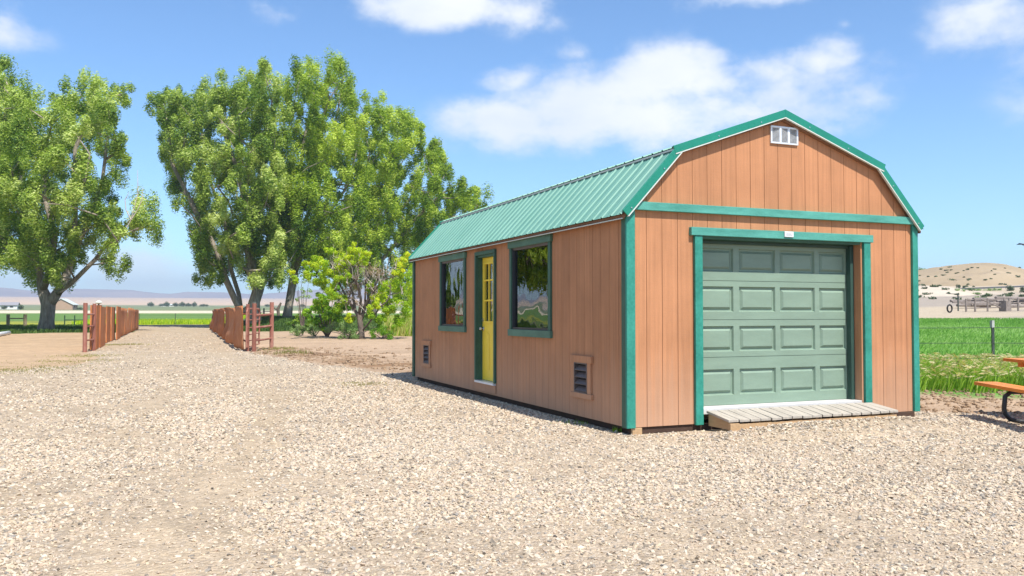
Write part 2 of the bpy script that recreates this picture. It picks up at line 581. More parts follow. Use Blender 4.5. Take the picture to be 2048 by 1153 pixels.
def grass_mask(x, y):
    dx = x - CX; dy = y - CY
    r = np.hypot(dx, dy); th = np.arctan2(dx, dy)
    # left lawn and fields
    b = 56 + wob(x, y, 4, 0.15, 31) - 3.0 * sstep(-10, -14, x) + 0 * x
    left = sstep(-1.5, 1.5, y - b) * (np.where((x > -6.2) & (x < 0.6) & (y < 101), 0, 1))
    lawn = sstep(-1, 1, -x - 17 + wob(x, y, 1.5, 0.2, 33)) * sstep(-1, 1, y - 24 + wob(x, y, 2, 0.2, 35))
    # meadow on the right
    right = sstep(-0.4, 0.4, r - 15.6 + wob(x, y, 0.7, 0.7, 37)) * (th > 0.56)
    k = (th > 0.56)
    g = np.where(k, right, np.maximum(left, lawn))
    return g


def packed_mask(x, y):
    """wheel-packed, dusty parts of the drive: two tracks swinging out of the lane, and old turning marks"""
    k = 0
    for x0, b in ((-4.55, -2.2), (-2.75, -2.6)):
        c = x0 + b * np.clip((9 - y) / 14, 0, 2) ** 1.6
        k = np.maximum(k, np.exp(-((x - c) / .42) ** 2))
    for (cx, cy, r0) in ((9.5, -14.5, 12.9), (9.5, -14.5, 11.2), (-14, -1, 9.6), (-14, -1, 8.0)):
        k = np.maximum(k, .8 * np.exp(-((np.hypot(x - cx, y - cy) - r0) / .38) ** 2))
    k = k * np.clip((fbm(x * .5, y * .5, 3, 401) - .22) * 3.4, 0, 1)
    k = np.maximum(k, sstep(-1.5, -5.5, x) * sstep(-2, 6, y) * .55)
    return k


def dirt_mask(x, y):
    r = np.hypot(x - CX, y - CY)
    g = (1 - gravel_mask(x, y)) * (1 - grass_mask(x, y)) * (r < 90)
    inside = ((x > -0.5) & (x < 4.8) & (y > -0.3) & (y < 9))
    return np.where(inside, 0, g)


# ------------------------------------------------------------------ ground
def spaced(lo, hi, fine, f0, f1, g):
    """fine spacing between f0..f1, growing outside to lo/hi"""
    a = list(np.arange(f0, f1 + fine / 2, fine))
    s = fine; p = a[-1]
    while p < hi:
        s *= g; p += s; a.append(p)
    s = fine; p = a[0]; b = []
    while p > lo:
        s *= g; p -= s; b.append(p)
    return np.array(b[::-1] + a)


ys1 = spaced(-600, 30, 0.25, -9, 30, 1.12)
ys1 = ys1[ys1 <= 30]
ys2 = np.arange(30.5, 110, 0.6)
ys3 = [110.]; s_ = 0.7
while ys3[-1] < 4300:
    s_ *= 1.022; ys3.append(ys3[-1] + s_)
ys = np.concatenate([ys1, ys2, ys3])
xs = spaced(-3500, 4500, 0.25, -13, 13, 1.035)
NX, NY = len(xs), len(ys)
GX, GY = np.meshgrid(xs, ys)
GZ = height(GX, GY)
DX = GX - CX; DY = GY - CY
R = np.hypot(DX, DY); TH = np.arctan2(DX, DY)
gm = gravel_mask(GX, GY); gr = grass_mask(GX, GY)
inb = (GX > 0.05) & (GX < 4.2) & (GY > 0.05) & (GY < 8.3)


def C(*c):
    return np.array(c, float)


def lerp(a, b, k):
    return a * (1 - k[..., None]) + b * k[..., None]


colr = np.broadcast_to(C(0.40, 0.285, 0.19), GX.shape + (3,)).copy()      # dirt, tan
lefty = sstep(-5, -8, GX)
colr = lerp(colr, C(0.415, 0.29, 0.18), lefty)
# damp churned strip beside the gravel on the right of the drive
damp = np.exp(-((inpoly_sd(GX, GY, GRAVEL) + 1.2 + wob(GX, GY, .5, .5, 41)) / 0.9) ** 2) * (GX > -2) * (GX < 6) * (GY > 8) * (GY < 21)
damp = damp * sstep(0.35, 0.65, fbm(GX * 1.2, GY * 1.2, 4, 43))
colr = lerp(colr, C(0.24, 0.145, 0.08), np.clip(damp * 1.3, 0, 1))
tr = (fbm(GX * 0.25 + GY * 0.02, GY * 0.9, 4, 44) - 0.5)
colr = colr * (1 + tr[..., None] * 0.35)
# greens
fieldn = fbm(GX * 0.3, GY * 0.3, 4, 51)
gcol = lerp(np.broadcast_to(C(0.05, 0.10, 0.022), colr.shape), C(0.12, 0.18, 0.045), fieldn)
near_right = (TH > 0.56)
meadow = lerp(np.broadcast_to(C(0.17, 0.33, 0.07), colr.shape), C(0.28, 0.44, 0.20), sstep(22, 34, R) * (1 - sstep(42, 58, R)))
gcol = np.where(near_right[..., None], meadow * (0.8 + 0.4 * fieldn[..., None]), gcol)
colr = lerp(colr, gcol, gr)
# left side bands with distance
L_ = (TH < 0.56)
yw = sstep(101, 104, R) * (1 - sstep(150, 185, R + wob(GX, GY, 18, 0.05, 61))) * L_
yw = yw * sstep(0.32, 0.55, fbm(GX * 0.12, GY * 0.12, 4, 62) + 0.06)
colr = lerp(colr, C(0.36, 0.36, 0.045), yw * 0.85)
grn = sstep(150, 185, R + wob(GX, GY, 14, 0.05, 63)) * (1 - sstep(229, 233, R)) * L_
colr = lerp(colr, C(0.13, 0.22, 0.050), grn)
tan1 = sstep(229, 233, R) * (1 - sstep(290, 300, R)) * L_
colr = lerp(colr, C(0.55, 0.47, 0.34), tan1)
ggr = sstep(290, 300, R) * (1 - sstep(850, 1000, R)) * L_
colr = lerp(colr, C(0.22, 0.24, 0.13), ggr * (0.75 + 0.25 * sstep(0.4, 0.6, fbm(GX * .01, GY * .04, 3, 65))))
pl = sstep(850, 1000, R) * L_
colr = lerp(colr, C(0.50, 0.37, 0.26), pl)
# right: meadow ends, pale badland begins
sand = sstep(-1, 1, R - 57 - wob(GX, GY, 4, 0.08, 66)) * (~L_)
scol = lerp(np.broadcast_to(C(0.42, 0.345, 0.25), colr.shape), C(0.32, 0.27, 0.22), sstep(.4, .6, fbm(GX * .03 + GY * 0.02, GY * .12, 4, 67)))
colr = lerp(colr, scol, sand)
# asphalt county road at the end of the drive
roadm = sstep(92.5, 93.0, GY) * (1 - sstep(99.5, 100, GY)) * sstep(2.5, 1.5, np.abs(GZ + .08 - 0) * 0 + 0) * (GX < 200) * (GX > -400)
colr = lerp(colr, C(0.085, 0.082, 0.08), roadm)
gveg = np.maximum(gr * (1 - sand), 0) * (1 - roadm) * (1 - np.clip(tan1 + pl, 0, 1))
gmask = gm * (1 - roadm) * (GY < 93)
gfine = np.clip(1 - sstep(6, 16, np.hypot(DX, DY) + 2.0 * (GX + 2)), 0, 1)


def ground_mat():
    m, t = new_mat('ground_soil_gravel_grass')
    P = pos(t)
    zc = t.n('ShaderNodeAttribute', attribute_name='zone_colour').outputs['Color']
    g = t.n('ShaderNodeAttribute', attribute_name='gravel').outputs['Fac']
    v = t.n('ShaderNodeAttribute', attribute_name='veg').outputs['Fac']
    pk = t.n('ShaderNodeAttribute', attribute_name='packed').outputs['Fac']
    # gravel
    vo = t.n('ShaderNodeTexVoronoi', {'Vector': P, 'Scale': 38.0, 'Randomness': 1.0})
    vo2 = t.n('ShaderNodeTexVoronoi', {'Vector': P, 'Scale': 85.0, 'Randomness': 1.0})
    rnd = t.n('ShaderNodeSeparateColor', {0: vo.outputs['Color']}).outputs[0]
    rnd2 = t.n('ShaderNodeSeparateColor', {0: vo2.outputs['Color']}).outputs[1]
    c1 = t.ramp(rnd, [(0.0, (0.24, 0.19, 0.14)), (1.0, (0.58, 0.51, 0.41)), (0.25, (0.42, 0.345, 0.255)), (0.5, (0.48, 0.39, 0.28)), (0.75, (0.40, 0.34, 0.28))])
    c2 = t.ramp(rnd2, [(0.0, (0.30, 0.225, 0.16)), (1.0, (0.54, 0.45, 0.35)), (0.5, (0.45, 0.35, 0.25))])
    big = t.noise(P, 0.6, 4, 0.6)
    mid = t.noise(P, 3.5, 5, 0.65)
    sandc = t.mix(mid, (0.42, 0.32, 0.21), (0.49, 0.39, 0.27))
    gc = t.mix(0.5, c1, c2)
    patch = t.rng(t.m('ADD', t.m('MULTIPLY', big, 0.6), t.m('MULTIPLY', mid, 0.4)), 0.44, 0.62)
    patch = t.m('ADD', t.m('MULTIPLY', patch, 0.6), t.m('MULTIPLY', pk, 0.55), clamp=True)
    gc = t.mix(t.m('MULTIPLY', patch, 0.65), gc, sandc)
    sp2 = t.noise(P, 7.0, 8, 0.85)
    stain = t.m('MULTIPLY', t.rng(t.noise(P, 1.1, 5, 0.65), 0.35, 0.7, 0.88, 1.10), t.rng(sp2, 0.38, 0.62, 0.76, 1.14))
    gc = t.mix(1.0, gc, t.n('ShaderNodeCombineXYZ', {0: stain, 1: stain, 2: stain}).outputs[0], 'MULTIPLY')
    # dirt / grass detail
    f1 = t.noise(P, 2.5, 6, 0.65)
    f2 = t.noise(t.scalev(P, (1, 1, 1)), 18.0, 5, 0.7)
    dv = t.rng(t.m('ADD', t.m('MULTIPLY', f1, 0.5), t.m('MULTIPLY', f2, 0.5)), 0.3, 0.7, 0.72, 1.25)
    dc = t.mix(1.0, zc, t.n('ShaderNodeCombineXYZ', {0: dv, 1: dv, 2: dv}).outputs[0], 'MULTIPLY')
    gs = t.noise(t.scalev(P, (1, 0.35, 1)), 5.0, 6, 0.75)
    dc = t.mix(t.m('MULTIPLY', v, t.rng(gs, 0.4, 0.62, 0.0, 0.55)), dc, t.mix(1.0, dc, (0.42, 0.50, 0.35), 'MULTIPLY'))
    gg = t.rng(t.m('ADD', g, t.m('MULTIPLY', t.m('SUBTRACT', mid, 0.5), 1.1)), 0.38, 0.62, smooth=True)
    c = t.mix(gg, dc, t.mix(1.0, gc, (0.97, 0.95, 0.92), 'MULTIPLY'))
    dist = t.m('ADD', t.m('MULTIPLY', vo.outputs['Distance'], -0.55), t.m('MULTIPLY', vo2.outputs['Distance'], -0.25))
    hgt = t.n('ShaderNodeMix', {0: gg, 2: t.m('ADD', t.m('MULTIPLY', f2, 1.2), f1), 3: t.m('ADD', dist, 0.5)})
    finish(t, c, 0.92, hgt.outputs[0], 0.75, 0.03, 0.15)
    return m


M_GROUND = ground_mat()
# split the one terrain into its named pieces by what covers it (they share vertices' positions, no overlap)
idx = np.arange(NX * NY).reshape(NY, NX)
quads = np.stack([idx[:-1, :-1], idx[:-1, 1:], idx[1:, 1:], idx[1:, :-1]], -1).reshape(-1, 4)


def favg(a):
    return (a[:-1, :-1] + a[:-1, 1:] + a[1:, 1:] + a[1:, :-1]).reshape(-1) / 4


f_g, f_r, f_gr, f_R, f_L = favg(gmask), favg(roadm), favg(gr), favg(R), favg(L_ * 1.0)
cls = np.full(len(quads), 4)                                   # dirt_ground
cls[(f_gr > 0.5)] = 1
cls[(f_gr > 0.5) & (f_L < 0.5)] = 2
cls[(f_R > 231) & (f_L > 0.5)] = 3
cls[(f_R > 60) & (f_L < 0.5)] = 5
cls[(f_g > 0.5) & (f_R < 140)] = 0
cls[f_r > 0.5] = 6
GV = np.stack([GX, GY, GZ], -1).reshape(-1, 3)
attr = {'zone_colour': colr.reshape(-1, 3), 'gravel': gmask.reshape(-1), 'veg': gveg.reshape(-1), 'packed': packed_mask(GX, GY).reshape(-1)}
for k, nm in enumerate(['gravel_yard', 'left_field', 'right_meadow', 'far_plain', 'dirt_ground', 'badland', 'road']):
    q = quads[cls == k]
    if len(q) == 0:
        continue
    used, inv = np.unique(q.ravel(), return_inverse=True)
    o = npmesh(nm, GV[used], inv.reshape(-1, 4), M_GROUND, colors={a: b[used] for a, b in attr.items()}, smooth=True)
    o['kind'] = 'structure'


def gz(x, y):
    return float(height(np.array([x]), np.array([y]))[0])


def on_ground(u, v):
    w_ = ray(u, v)
    t = 2.0
    for _ in range(4000):
        p = CAM + w_ * t
        if p.z <= gz(p.x, p.y):
            return p
        t *= 1.01
    return p


def at_g(u, d):
    """ground point on the pixel column u at depth d"""
    p = at(u, 600, d)
    return Vector((p.x, p.y, gz(p.x, p.y)))


# ------------------------------------------------------------------ hills and mountains
def land_mat(name, a, b, c3, s1):
    m, t = new_mat(name)
    P = pos(t)
    n_ = t.noise(P, s1, 6, 0.6)
    n2_ = t.noise(P, s1 * 6, 5, 0.65)
    zl = t.noise(t.scalev(P, (0.15, 0.15, 3.0)), s1 * 3, 3, 0.6)
    c = t.mix(t.rng(n_, 0.35, 0.65), a, b)
    c = t.mix(t.m('MULTIPLY', t.rng(zl, 0.5, 0.7), 0.5), c, c3)
    c = t.mix(t.rng(n2_, 0.56, 0.66, 0.0, 0.45), c, c3)
    finish(t, c, 0.95, n2_, 0.6, 0.6, 0.1)
    return m


def ridge(name, r0, r1, th0, th1, nr, nt, f, mat):
    rs = np.linspace(r0, r1, nr); ts = np.linspace(th0, th1, nt)
    TT, RR = np.meshgrid(ts, rs)
    x = CX + RR * np.sin(TT); y = CY + RR * np.cos(TT)
    z = f(RR, TT, x, y)
    i = np.arange(nr * nt).reshape(nr, nt)
    q = np.stack([i[:-1, :-1], i[1:, :-1], i[1:, 1:], i[:-1, 1:]], -1).reshape(-1, 4)
    o = npmesh(name, np.stack([x, y, z], -1).reshape(-1, 3), q[:, ::-1], mat, smooth=True)
    o['kind'] = 'structure'
    return o


def th_of(u):
    return YAW + math.atan((u - 1024) / FPX)


mt_u = [-1400, -900, -500, -250, 0, 40, 90, 140, 200, 265, 290, 340, 372, 440, 520, 590, 700, 820, 1100, 1500, 2100, 2600]
mt_v = [575, 582, 571, 580, 577, 581, 588, 580, 582, 583, 587, 591, 587, 588, 592, 585, 578, 583, 586, 590, 596, 600]


def mountain(RR, TT, x, y):
    u = 1024 + FPX * np.tan(np.clip(TT - YAW, -1.2, 1.2))
    vv = np.interp(u, mt_u, mt_v) - 5
    top = CZ + (627.6 - vv) / FPX * 3300 * 0.98 * np.cos(np.clip(TT - YAW, -1.2, 1.2)) * 1.0
    k = 1 - np.abs(RR - 3300) / 620
    k = np.clip(k, 0, 1) ** 0.8
    gul = fbm(x * 0.006, y * 0.006, 5, 71)
    rid = 1 - np.abs(fbm(x * 0.012, y * 0.004, 4, 75) * 2 - 1)
    z = 30 + (top - 30) * k * (0.90 + 0.12 * gul) - (1 - k) * 8 + (rid - 0.6) * 9 * np.minimum(k * 3, 1) * (1 - k * 0.7)
    return z


M_MOUNT = land_mat('mountain_rock', (0.26, 0.22, 0.22), (0.34, 0.28, 0.26), (0.20, 0.17, 0.18), 0.004)
ridge('mountains', 2550, 4000, -0.75, 1.25, 50, 500, mountain, M_MOUNT)
hl_u = [1300, 1500, 1650, 1760, 1840, 1870, 1900, 1950, 1980, 2010, 2048, 2120, 2250, 2500, 2800]
hl_v = [600, 585, 560, 552, 543, 537, 533, 528.5, 528, 531, 541, 551, 562, 580, 600]


def hillf(RR, TT, x, y):
    u = 1024 + FPX * np.tan(np.clip(TT - YAW, -1.2, 1.2))
    vv = np.interp(u, hl_u, hl_v)
    top = CZ + (627.6 - vv) / FPX * 250 * np.cos(TT - YAW) * 1.0
    k = np.clip(1 - np.abs(RR - 250) / 95, 0, 1)
    ks = k * k * (3 - 2 * k)
    base = 5.0
    gul = np.abs(fbm(x * 0.06 + y * .01, y * 0.02, 4, 81) * 2 - 1)
    z = base - 1.6 + (top - base + 1.6) * ks ** 0.8
    z = z + (0.25 - gul) * 2.4 * (ks * (1 - ks) * 4) * (RR < 250) + (fbm(x * .3, y * .3, 3, 85) - .5) * 0.8 * (1 - ks)
    return z


M_HILL = land_mat('badland_hill_soil', (0.32, 0.245, 0.155), (0.40, 0.31, 0.205), (0.24, 0.185, 0.13), 0.03)
ridge('hill', 150, 360, 0.45, 1.25, 90, 300, hillf, M_HILL)


def mound(RR, TT, x, y):
    k = np.clip(1 - np.abs(RR - 140) / 28, 0, 1)
    u = 1024 + FPX * np.tan(TT - YAW)
    top = CZ + (627.6 - np.interp(u, [1700, 1790, 1840, 1890, 1950, 2000, 2100, 2300], [600, 570, 572, 574, 583, 586, 589, 600])) / FPX * 140 * np.cos(TT - YAW)
    ks = k * k * (3 - 2 * k)
    return 1.4 + (top - 1.4) * ks ** .8 + (fbm(x * .15, y * .15, 4, 91) - .5) * 1.1 * (1 - ks * .7)


M_MOUND = land_mat('pale_mound_soil', (0.44, 0.37, 0.29), (0.52, 0.45, 0.36), (0.31, 0.26, 0.22), 0.05)
ridge('low_hill', 108, 172, 0.62, 1.15, 40, 240, mound, M_MOUND)

# ------------------------------------------------------------------ the barn
W = 4.215
L = 8.36
SP = 0.2037
EAVE_X, EAVE_Z = -0.085, 2.315
KX, KZ = 0.610, 3.065
PX, PZ = W / 2, 3.580


def roofline(x, drop=0.0):
    """underside height of the gambrel at x"""
    xx = min(x, W - x)
    if xx < KX:
        z = EAVE_Z + (xx - EAVE_X) * (KZ - EAVE_Z) / (KX - EAVE_X)
    else:
        z = KZ + (xx - KX) * (PZ - KZ) / (PX - KX)
    return z - drop


barn = empty('barn', (0, 0, 0), 'brown timber-clad gambrel-roofed shed with green metal roof, yellow door and sage garage door', 'barn')

OX0, OX1, OZ = 0.93, 3.34, 2.12      # garage opening cut
front = MB()
DR = 0.045
# wall core behind the boards (front)
def wall_poly(xa, xb, z0, y, drop):
    xs_ = sorted({xa, xb, *[q for q in (KX, PX, W - KX) if xa < q < xb]})
    return [(xa, y, z0)] + [(xb, y, z0)] + [(q, y, roofline(q, drop)) for q in xs_[::-1]]


front.prism(wall_poly(0.02, OX0, 0.0, 0.017, DR + .02), (0, 0.07, 0))
front.prism(wall_poly(OX1, W - 0.02, 0.0, 0.017, DR + .02), (0, 0.07, 0))
front.prism(wall_poly(OX0, OX1, OZ, 0.017, DR + .02), (0, 0.07, 0))
fw = front.build('front_wall', M_SHADOWGAP, barn)
G0 = 0.236
edges = [0.0] + [G0 + 0.2022 * i - 0 for i in range(20)] + [W]
GAP = 0.0028
for i in range(len(edges) - 1):
    a, b = edges[i] + (GAP if i else 0), edges[i + 1] - (GAP if i < len(edges) - 2 else 0)
    segs = []
    if b <= OX0 or a >= OX1:
        segs = [(a, b, 0.0)]
    elif a >= OX0 and b <= OX1:
        segs = [(a, b, OZ)]
    else:
        cut = OX0 if a < OX0 < b else OX1
        segs = [(a, cut, 0.0 if cut == OX0 else OZ), (cut, b, OZ if cut == OX0 else 0.0)]
    for (p, q, z0) in segs:
        MB().prism(wall_poly(p, q, z0, 0.0, DR), (0, 0.0165, 0)).build('siding_board', M_SIDE, fw)

# left wall
OPEN = [(1.985, 3.27, 1.00, 2.20), (3.935, 4.735, 0.17, 2.17), (5.31, 6.57, 1.00, 2.20), (0.90, 1.27, 0.30, 0.645), (7.28, 7.64, 0.31, 0.64)]


def wall_rects(a, b, z0, z1, opens):
    """rectangles covering [a,b]x[z0,z1] minus the openings"""
    cuts = sorted({a, b, *[c for o in opens for c in o[:2] if a < c < b]})
    out_ = []
    for p, q in zip(cuts[:-1], cuts[1:]):
        mid = (p + q) / 2
        zs = [(z0, z1)]
        for o in opens:
            if o[0] < mid < o[1]:
                nz = []
                for (c, d) in zs:
                    if o[3] <= c or o[2] >= d:
                        nz.append((c, d)); continue
                    if o[2] > c: nz.append((c, o[2]))
                    if o[3] < d: nz.append((o[3], d))
                zs = nz
        out_ += [(p, q, c, d) for c, d in zs]
    return out_


def side_wall(x, sgn, opens, name):
    mb = MB()
    x0, x1 = (x + 0.017, x + 0.087) if sgn < 0 else (x - 0.087, x - 0.017)
    for (p, q, c, d) in wall_rects(0.09, L - 0.09, 0.0, EAVE_Z + .02, opens):
        mb.box(x0, x1, p, q, c, d)
    wl = mb.build(name, M_SHADOWGAP, barn)
    n_ = int(L / 0.2045)
    for i in range(n_ + 1):
        a = i * 0.2045 + GAP; b = min((i + 1) * 0.2045 - GAP, L)
        if b - a < 0.01: continue
        for (p, q, c, d) in wall_rects(a, b, 0.0, EAVE_Z + .06, opens):
            if q - p < 0.004: continue
            mb = MB()
            if sgn < 0: mb.box(x, x + 0.0165, p, q, c, d)
            else: mb.box(x - 0.0165, x, p, q, c, d)
            mb.build('siding_board', M_SIDE, wl)
    return wl


lw = side_wall(0.0, -1, OPEN, 'left_wall')
rw = side_wall(W, 1, [], 'right_wall')
bm_ = MB()
bm_.prism(wall_poly(0.0, W, 0.0, L, DR), (0, -0.085, 0))
bw = bm_.build('back_wall', M_SIDE, barn)
# floor and interior
MB().box(0.09, W - 0.09, 0.19, L - 0.09, 0.02, 0.10).build('floor', M_INT, barn)

# corner trims
for (x0, x1, y0, y1, mat) in [(-0.036, 0.072, -0.036, -0.0, M_TEAL), (W - 0.056, W + 0.036, -0.036, -0.0, M_TEAL)]:
    MB().box(x0, x1, y0, y1, -0.004, 2.375 if x0 < 1 else 2.375).build('corner_trim', mat, barn, 0.004)
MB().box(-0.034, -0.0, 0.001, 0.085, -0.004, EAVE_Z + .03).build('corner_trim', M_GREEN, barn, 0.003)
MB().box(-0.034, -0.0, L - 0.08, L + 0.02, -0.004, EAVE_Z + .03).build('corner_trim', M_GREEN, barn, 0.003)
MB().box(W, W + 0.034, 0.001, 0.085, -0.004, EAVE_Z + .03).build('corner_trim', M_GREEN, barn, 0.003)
# gable band
MB().prism([(-0.03, -0.0, 2.377), (W + 0.03, -0.0, 2.377), (W - 0.035, -0.0, 2.469), (0.035, -0.0, 2.469)], (0, -0.052, 0)).build('gable_band', M_TEALR, barn, 0.004)
# garage surround
MB().box(0.795, 3.485, -0.052, 0.0, 2.124, 2.216).build('garage_header_trim', M_TEALR, barn, 0.004)
MB().box(0.85, 0.951, -0.040, 0.0, -0.01, 2.1235).build('garage_side_trim', M_TEAL, barn, 0.004)
MB().box(3.345, 3.451, -0.040, 0.0, -0.0, 2.1235).build('garage_side_trim', M_TEAL, barn, 0.004)
DD = 0.195
MB().box(3.32, 3.344, -0.002, DD + .06, 0.10, 2.1235).build('garage_jamb', M_SIDE, barn)
MB().box(0.93, 0.951, 0.001, DD + .06, 0.10, 2.1235).build('garage_jamb', M_SIDE, barn)
MB().box(0.951, 3.32, -0.002, DD + .06, 2.095, 2.1235).build('garage_jamb', M_GREEN, barn)
MB().box(3.265, 3.319, DD - 0.085, DD - 0.012, 0.16, 2.094).build('door_stop', M_DKSTOP, barn, 0.006)
MB().box(0.952, 0.99, DD - 0.05, DD - 0.012, 0.16, 2.094).build('door_stop', M_DKSTOP, barn, 0.006)
MB().box(0.99, 3.26, DD - 0.05, DD - 0.012, 2.055, 2.0945).build('door_stop', M_DKSTOP, barn, 0.006)
MB().box(0.952, 3.319, 0.0, DD + .2, 0.10, 0.168).build('threshold', M_SILLW, barn, 0.004)
# garage door: four sections, each with four raised panels
secs = [(0.172, 0.728, 0.287, 0.590), (0.734, 1.166, 0.795, 1.095), (1.172, 1.624, 1.262, 1.560), (1.630, 2.092, 1.735, 2.010)]
colsx = [(1.01, 1.545), (1.628, 2.160), (2.230, 2.768), (2.838, 3.268)]
for (z0, z1, pz0, pz1) in secs:
    mb = MB()
    y0, y1 = DD, DD + 0.045
    mb.box(0.955, 3.318, y0, y1, z0, pz0)
    mb.box(0.955, 3.318, y0, y1, pz1, z1)
    xx = 0.955
    for (a, b) in colsx + [(3.318, 9)]:
        mb.box(xx, min(a, 3.318), y0, y1, pz0, pz1)
        xx = b
    # tongue lip along the joint
    mb.box(0.955, 3.318, y0 + 0.010, y1, z1, z1 + 0.006)
    sec = mb.build('door_section', M_DOORG, barn)
    for (a, b) in colsx:
        V = []
        rings = [(0.0, y0 + 0.0), (0.012, y0 + 0.026), (0.028, y0 + 0.027), (0.056, y0 + 0.004), (0.062, y0 + 0.004)]
        F = []
        for (ins, yy) in rings:
            V += [(a + ins, yy, pz0 + ins), (b - ins, yy, pz0 + ins), (b - ins, yy, pz1 - ins), (a + ins, yy, pz1 - ins)]
        for r_ in range(len(rings) - 1):
            for k in range(4):
                k2 = (k + 1) % 4
                F.append((r_ * 4 + k, r_ * 4 + k2, (r_ + 1) * 4 + k2, (r_ + 1) * 4 + k))
        F.append((16, 17, 18, 19))
        V += [(a, y1, pz0), (b, y1, pz0), (b, y1, pz1), (a, y1, pz1)]
        F.append((23, 22, 21, 20))
        for k in range(4):
            k2 = (k + 1) % 4
            F.append((k2, k, 20 + k, 20 + k2))
        MB().add(V, F).build('raised_panel', M_DOORG, sec)
# small pale plate on the header
pl_ = MB().box(2.093, 2.226, -0.066, -0.052, 2.146, 2.212).build('label_plate', M_LABEL, barn, 0.004)
mb = MB()
for k, zz in enumerate((2.165, 2.178, 2.191)):
    mb.box(2.112, 2.205 - 0.012 * k, -0.0672, -0.0655, zz, zz + 0.003)
mb.build('plate_print', M_ROOFG, pl_)


# roof
def slope_panels(p0, p1, name, n_pan=10, thick=0.0):
    """ribbed metal sheets from eave edge p0=(x,z) to upper edge p1, along y"""
    (xa, za), (xb, zb) = p0, p1
    d = Vector((xb - xa, 0, zb - za)); ln = d.length; d.normalize()
    nrm = Vector((-d.z, 0, d.x))
    if nrm.z < 0: nrm = -nrm
    Y0, Y1 = -0.060, L + 0.055
    wdt = (Y1 - Y0) / n_pan
    pr = [(0, 0), (0.010, 0.015), (0.026, 0.015), (0.036, 0)]
    rib = wdt / 4
    for i in range(n_pan):
        ya = Y0 + i * wdt
        prof = []
        for k in range(4):
            for (a, h) in pr:
                prof.append((k * rib + a, h + 0.0))
            prof.append((k * rib + rib * 0.42, 0.0)); prof.append((k * rib + rib * 0.45, 0.004)); prof.append((k * rib + rib * 0.50, 0.004)); prof.append((k * rib + rib * 0.53, 0.0))
        prof.append((wdt, 0))
        V = []; F = []
        lap = 0.0006 * (i % 2)
        for (a, h) in prof:
            for q in (0, 1):
                base = Vector((xa, ya + a, za)) + d * (ln * q) + nrm * (h + 0.022 + lap)
                V.append(base)
        n_ = len(prof)
        for k in range(n_ - 1):
            F.append((2 * k, 2 * k + 1, 2 * k + 3, 2 * k + 2))
        # thin underside
        for (a, h) in prof:
            for q in (0, 1):
                V.append(Vector((xa, ya + a, za)) + d * (ln * q) + nrm * (h + 0.0195 + lap))
        m2 = 2 * n_
        for k in range(n_ - 1):
            F.append((m2 + 2 * k, m2 + 2 * k + 2, m2 + 2 * k + 3, m2 + 2 * k + 1))
            F.append((2 * k, 2 * k + 2, m2 + 2 * k + 2, m2 + 2 * k))
            F.append((2 * k + 1, m2 + 2 * k + 1, m2 + 2 * k + 3, 2 * k + 3))
        MB().add(V, F).build(name, M_ROOF, roofo)


deck = MB()
prof_out = [(EAVE_X, EAVE_Z), (KX, KZ), (PX, PZ), (W - KX, KZ), (W - EAVE_X, EAVE_Z)]
prof_in = [(x, z - 0.045) for x, z in [(EAVE_X + .01, EAVE_Z), (KX, KZ), (PX, PZ), (W - KX, KZ), (W - EAVE_X - .01, EAVE_Z)]]
for i in range(4):
    a, b, c, d = prof_out[i], prof_out[i + 1], prof_in[i + 1], prof_in[i]
    deck.prism([(a[0], -0.045, a[1]), (b[0], -0.045, b[1]), (c[0], -0.045, c[1]), (d[0], -0.045, d[1])], (0, L + 0.085, 0))
roofo = deck.build('roof', M_SHADOWGAP, barn)
sl1 = (KX - EAVE_X, KZ - EAVE_Z)
slope_panels((EAVE_X - 0.012, EAVE_Z - 0.012), (KX - 0.002, KZ - 0.004), 'roof_panel')
slope_panels((W - EAVE_X + 0.012, EAVE_Z - 0.012), (W - KX + 0.002, KZ - 0.004), 'roof_panel')
dz_ = (PZ - KZ) / (PX - KX)
OV = 0.045
slope_panels((KX - OV, KZ - OV * dz_ + 0.022), (PX - 0.002, PZ + 0.022), 'roof_panel')
slope_panels((W - KX + OV, KZ - OV * dz_ + 0.022), (PX + 0.002, PZ + 0.022), 'roof_panel')
# pale eave edge line and knee drip edge
MB().box(EAVE_X - 0.010, EAVE_X + 0.008, -0.03, L + 0.04, EAVE_Z - 0.044, EAVE_Z - 0.034).build('eave_edge', M_DRIP, roofo)
MB().obox((KX - OV - 0.004, -0.05, KZ - OV * dz_ + 0.012), (0.018, 0, 0.006), (0, L + 0.1, 0), (0, 0, 0.022)).build('knee_edge', M_DRIP, roofo)
MB().obox((W - KX + OV - 0.014, -0.05, KZ - OV * dz_ + 0.018), (0.018, 0, -0.006), (0, L + 0.1, 0), (0, 0, 0.022)).build('knee_edge', M_DRIP, roofo)
# ridge cap
MB().prism([(PX - 0.16, -0.065, PZ + 0.07 - 0.16 * dz_), (PX, -0.065, PZ + 0.075), (PX + 0.16, -0.065, PZ + 0.07 - 0.16 * dz_), (PX + 0.155, -0.065, PZ + 0.062 - 0.16 * dz_), (PX, -0.065, PZ + 0.066), (PX - 0.155, -0.065, PZ + 0.062 - 0.16 * dz_)], (0, L + 0.13, 0)).build('ridge_cap', M_RAKE, roofo)
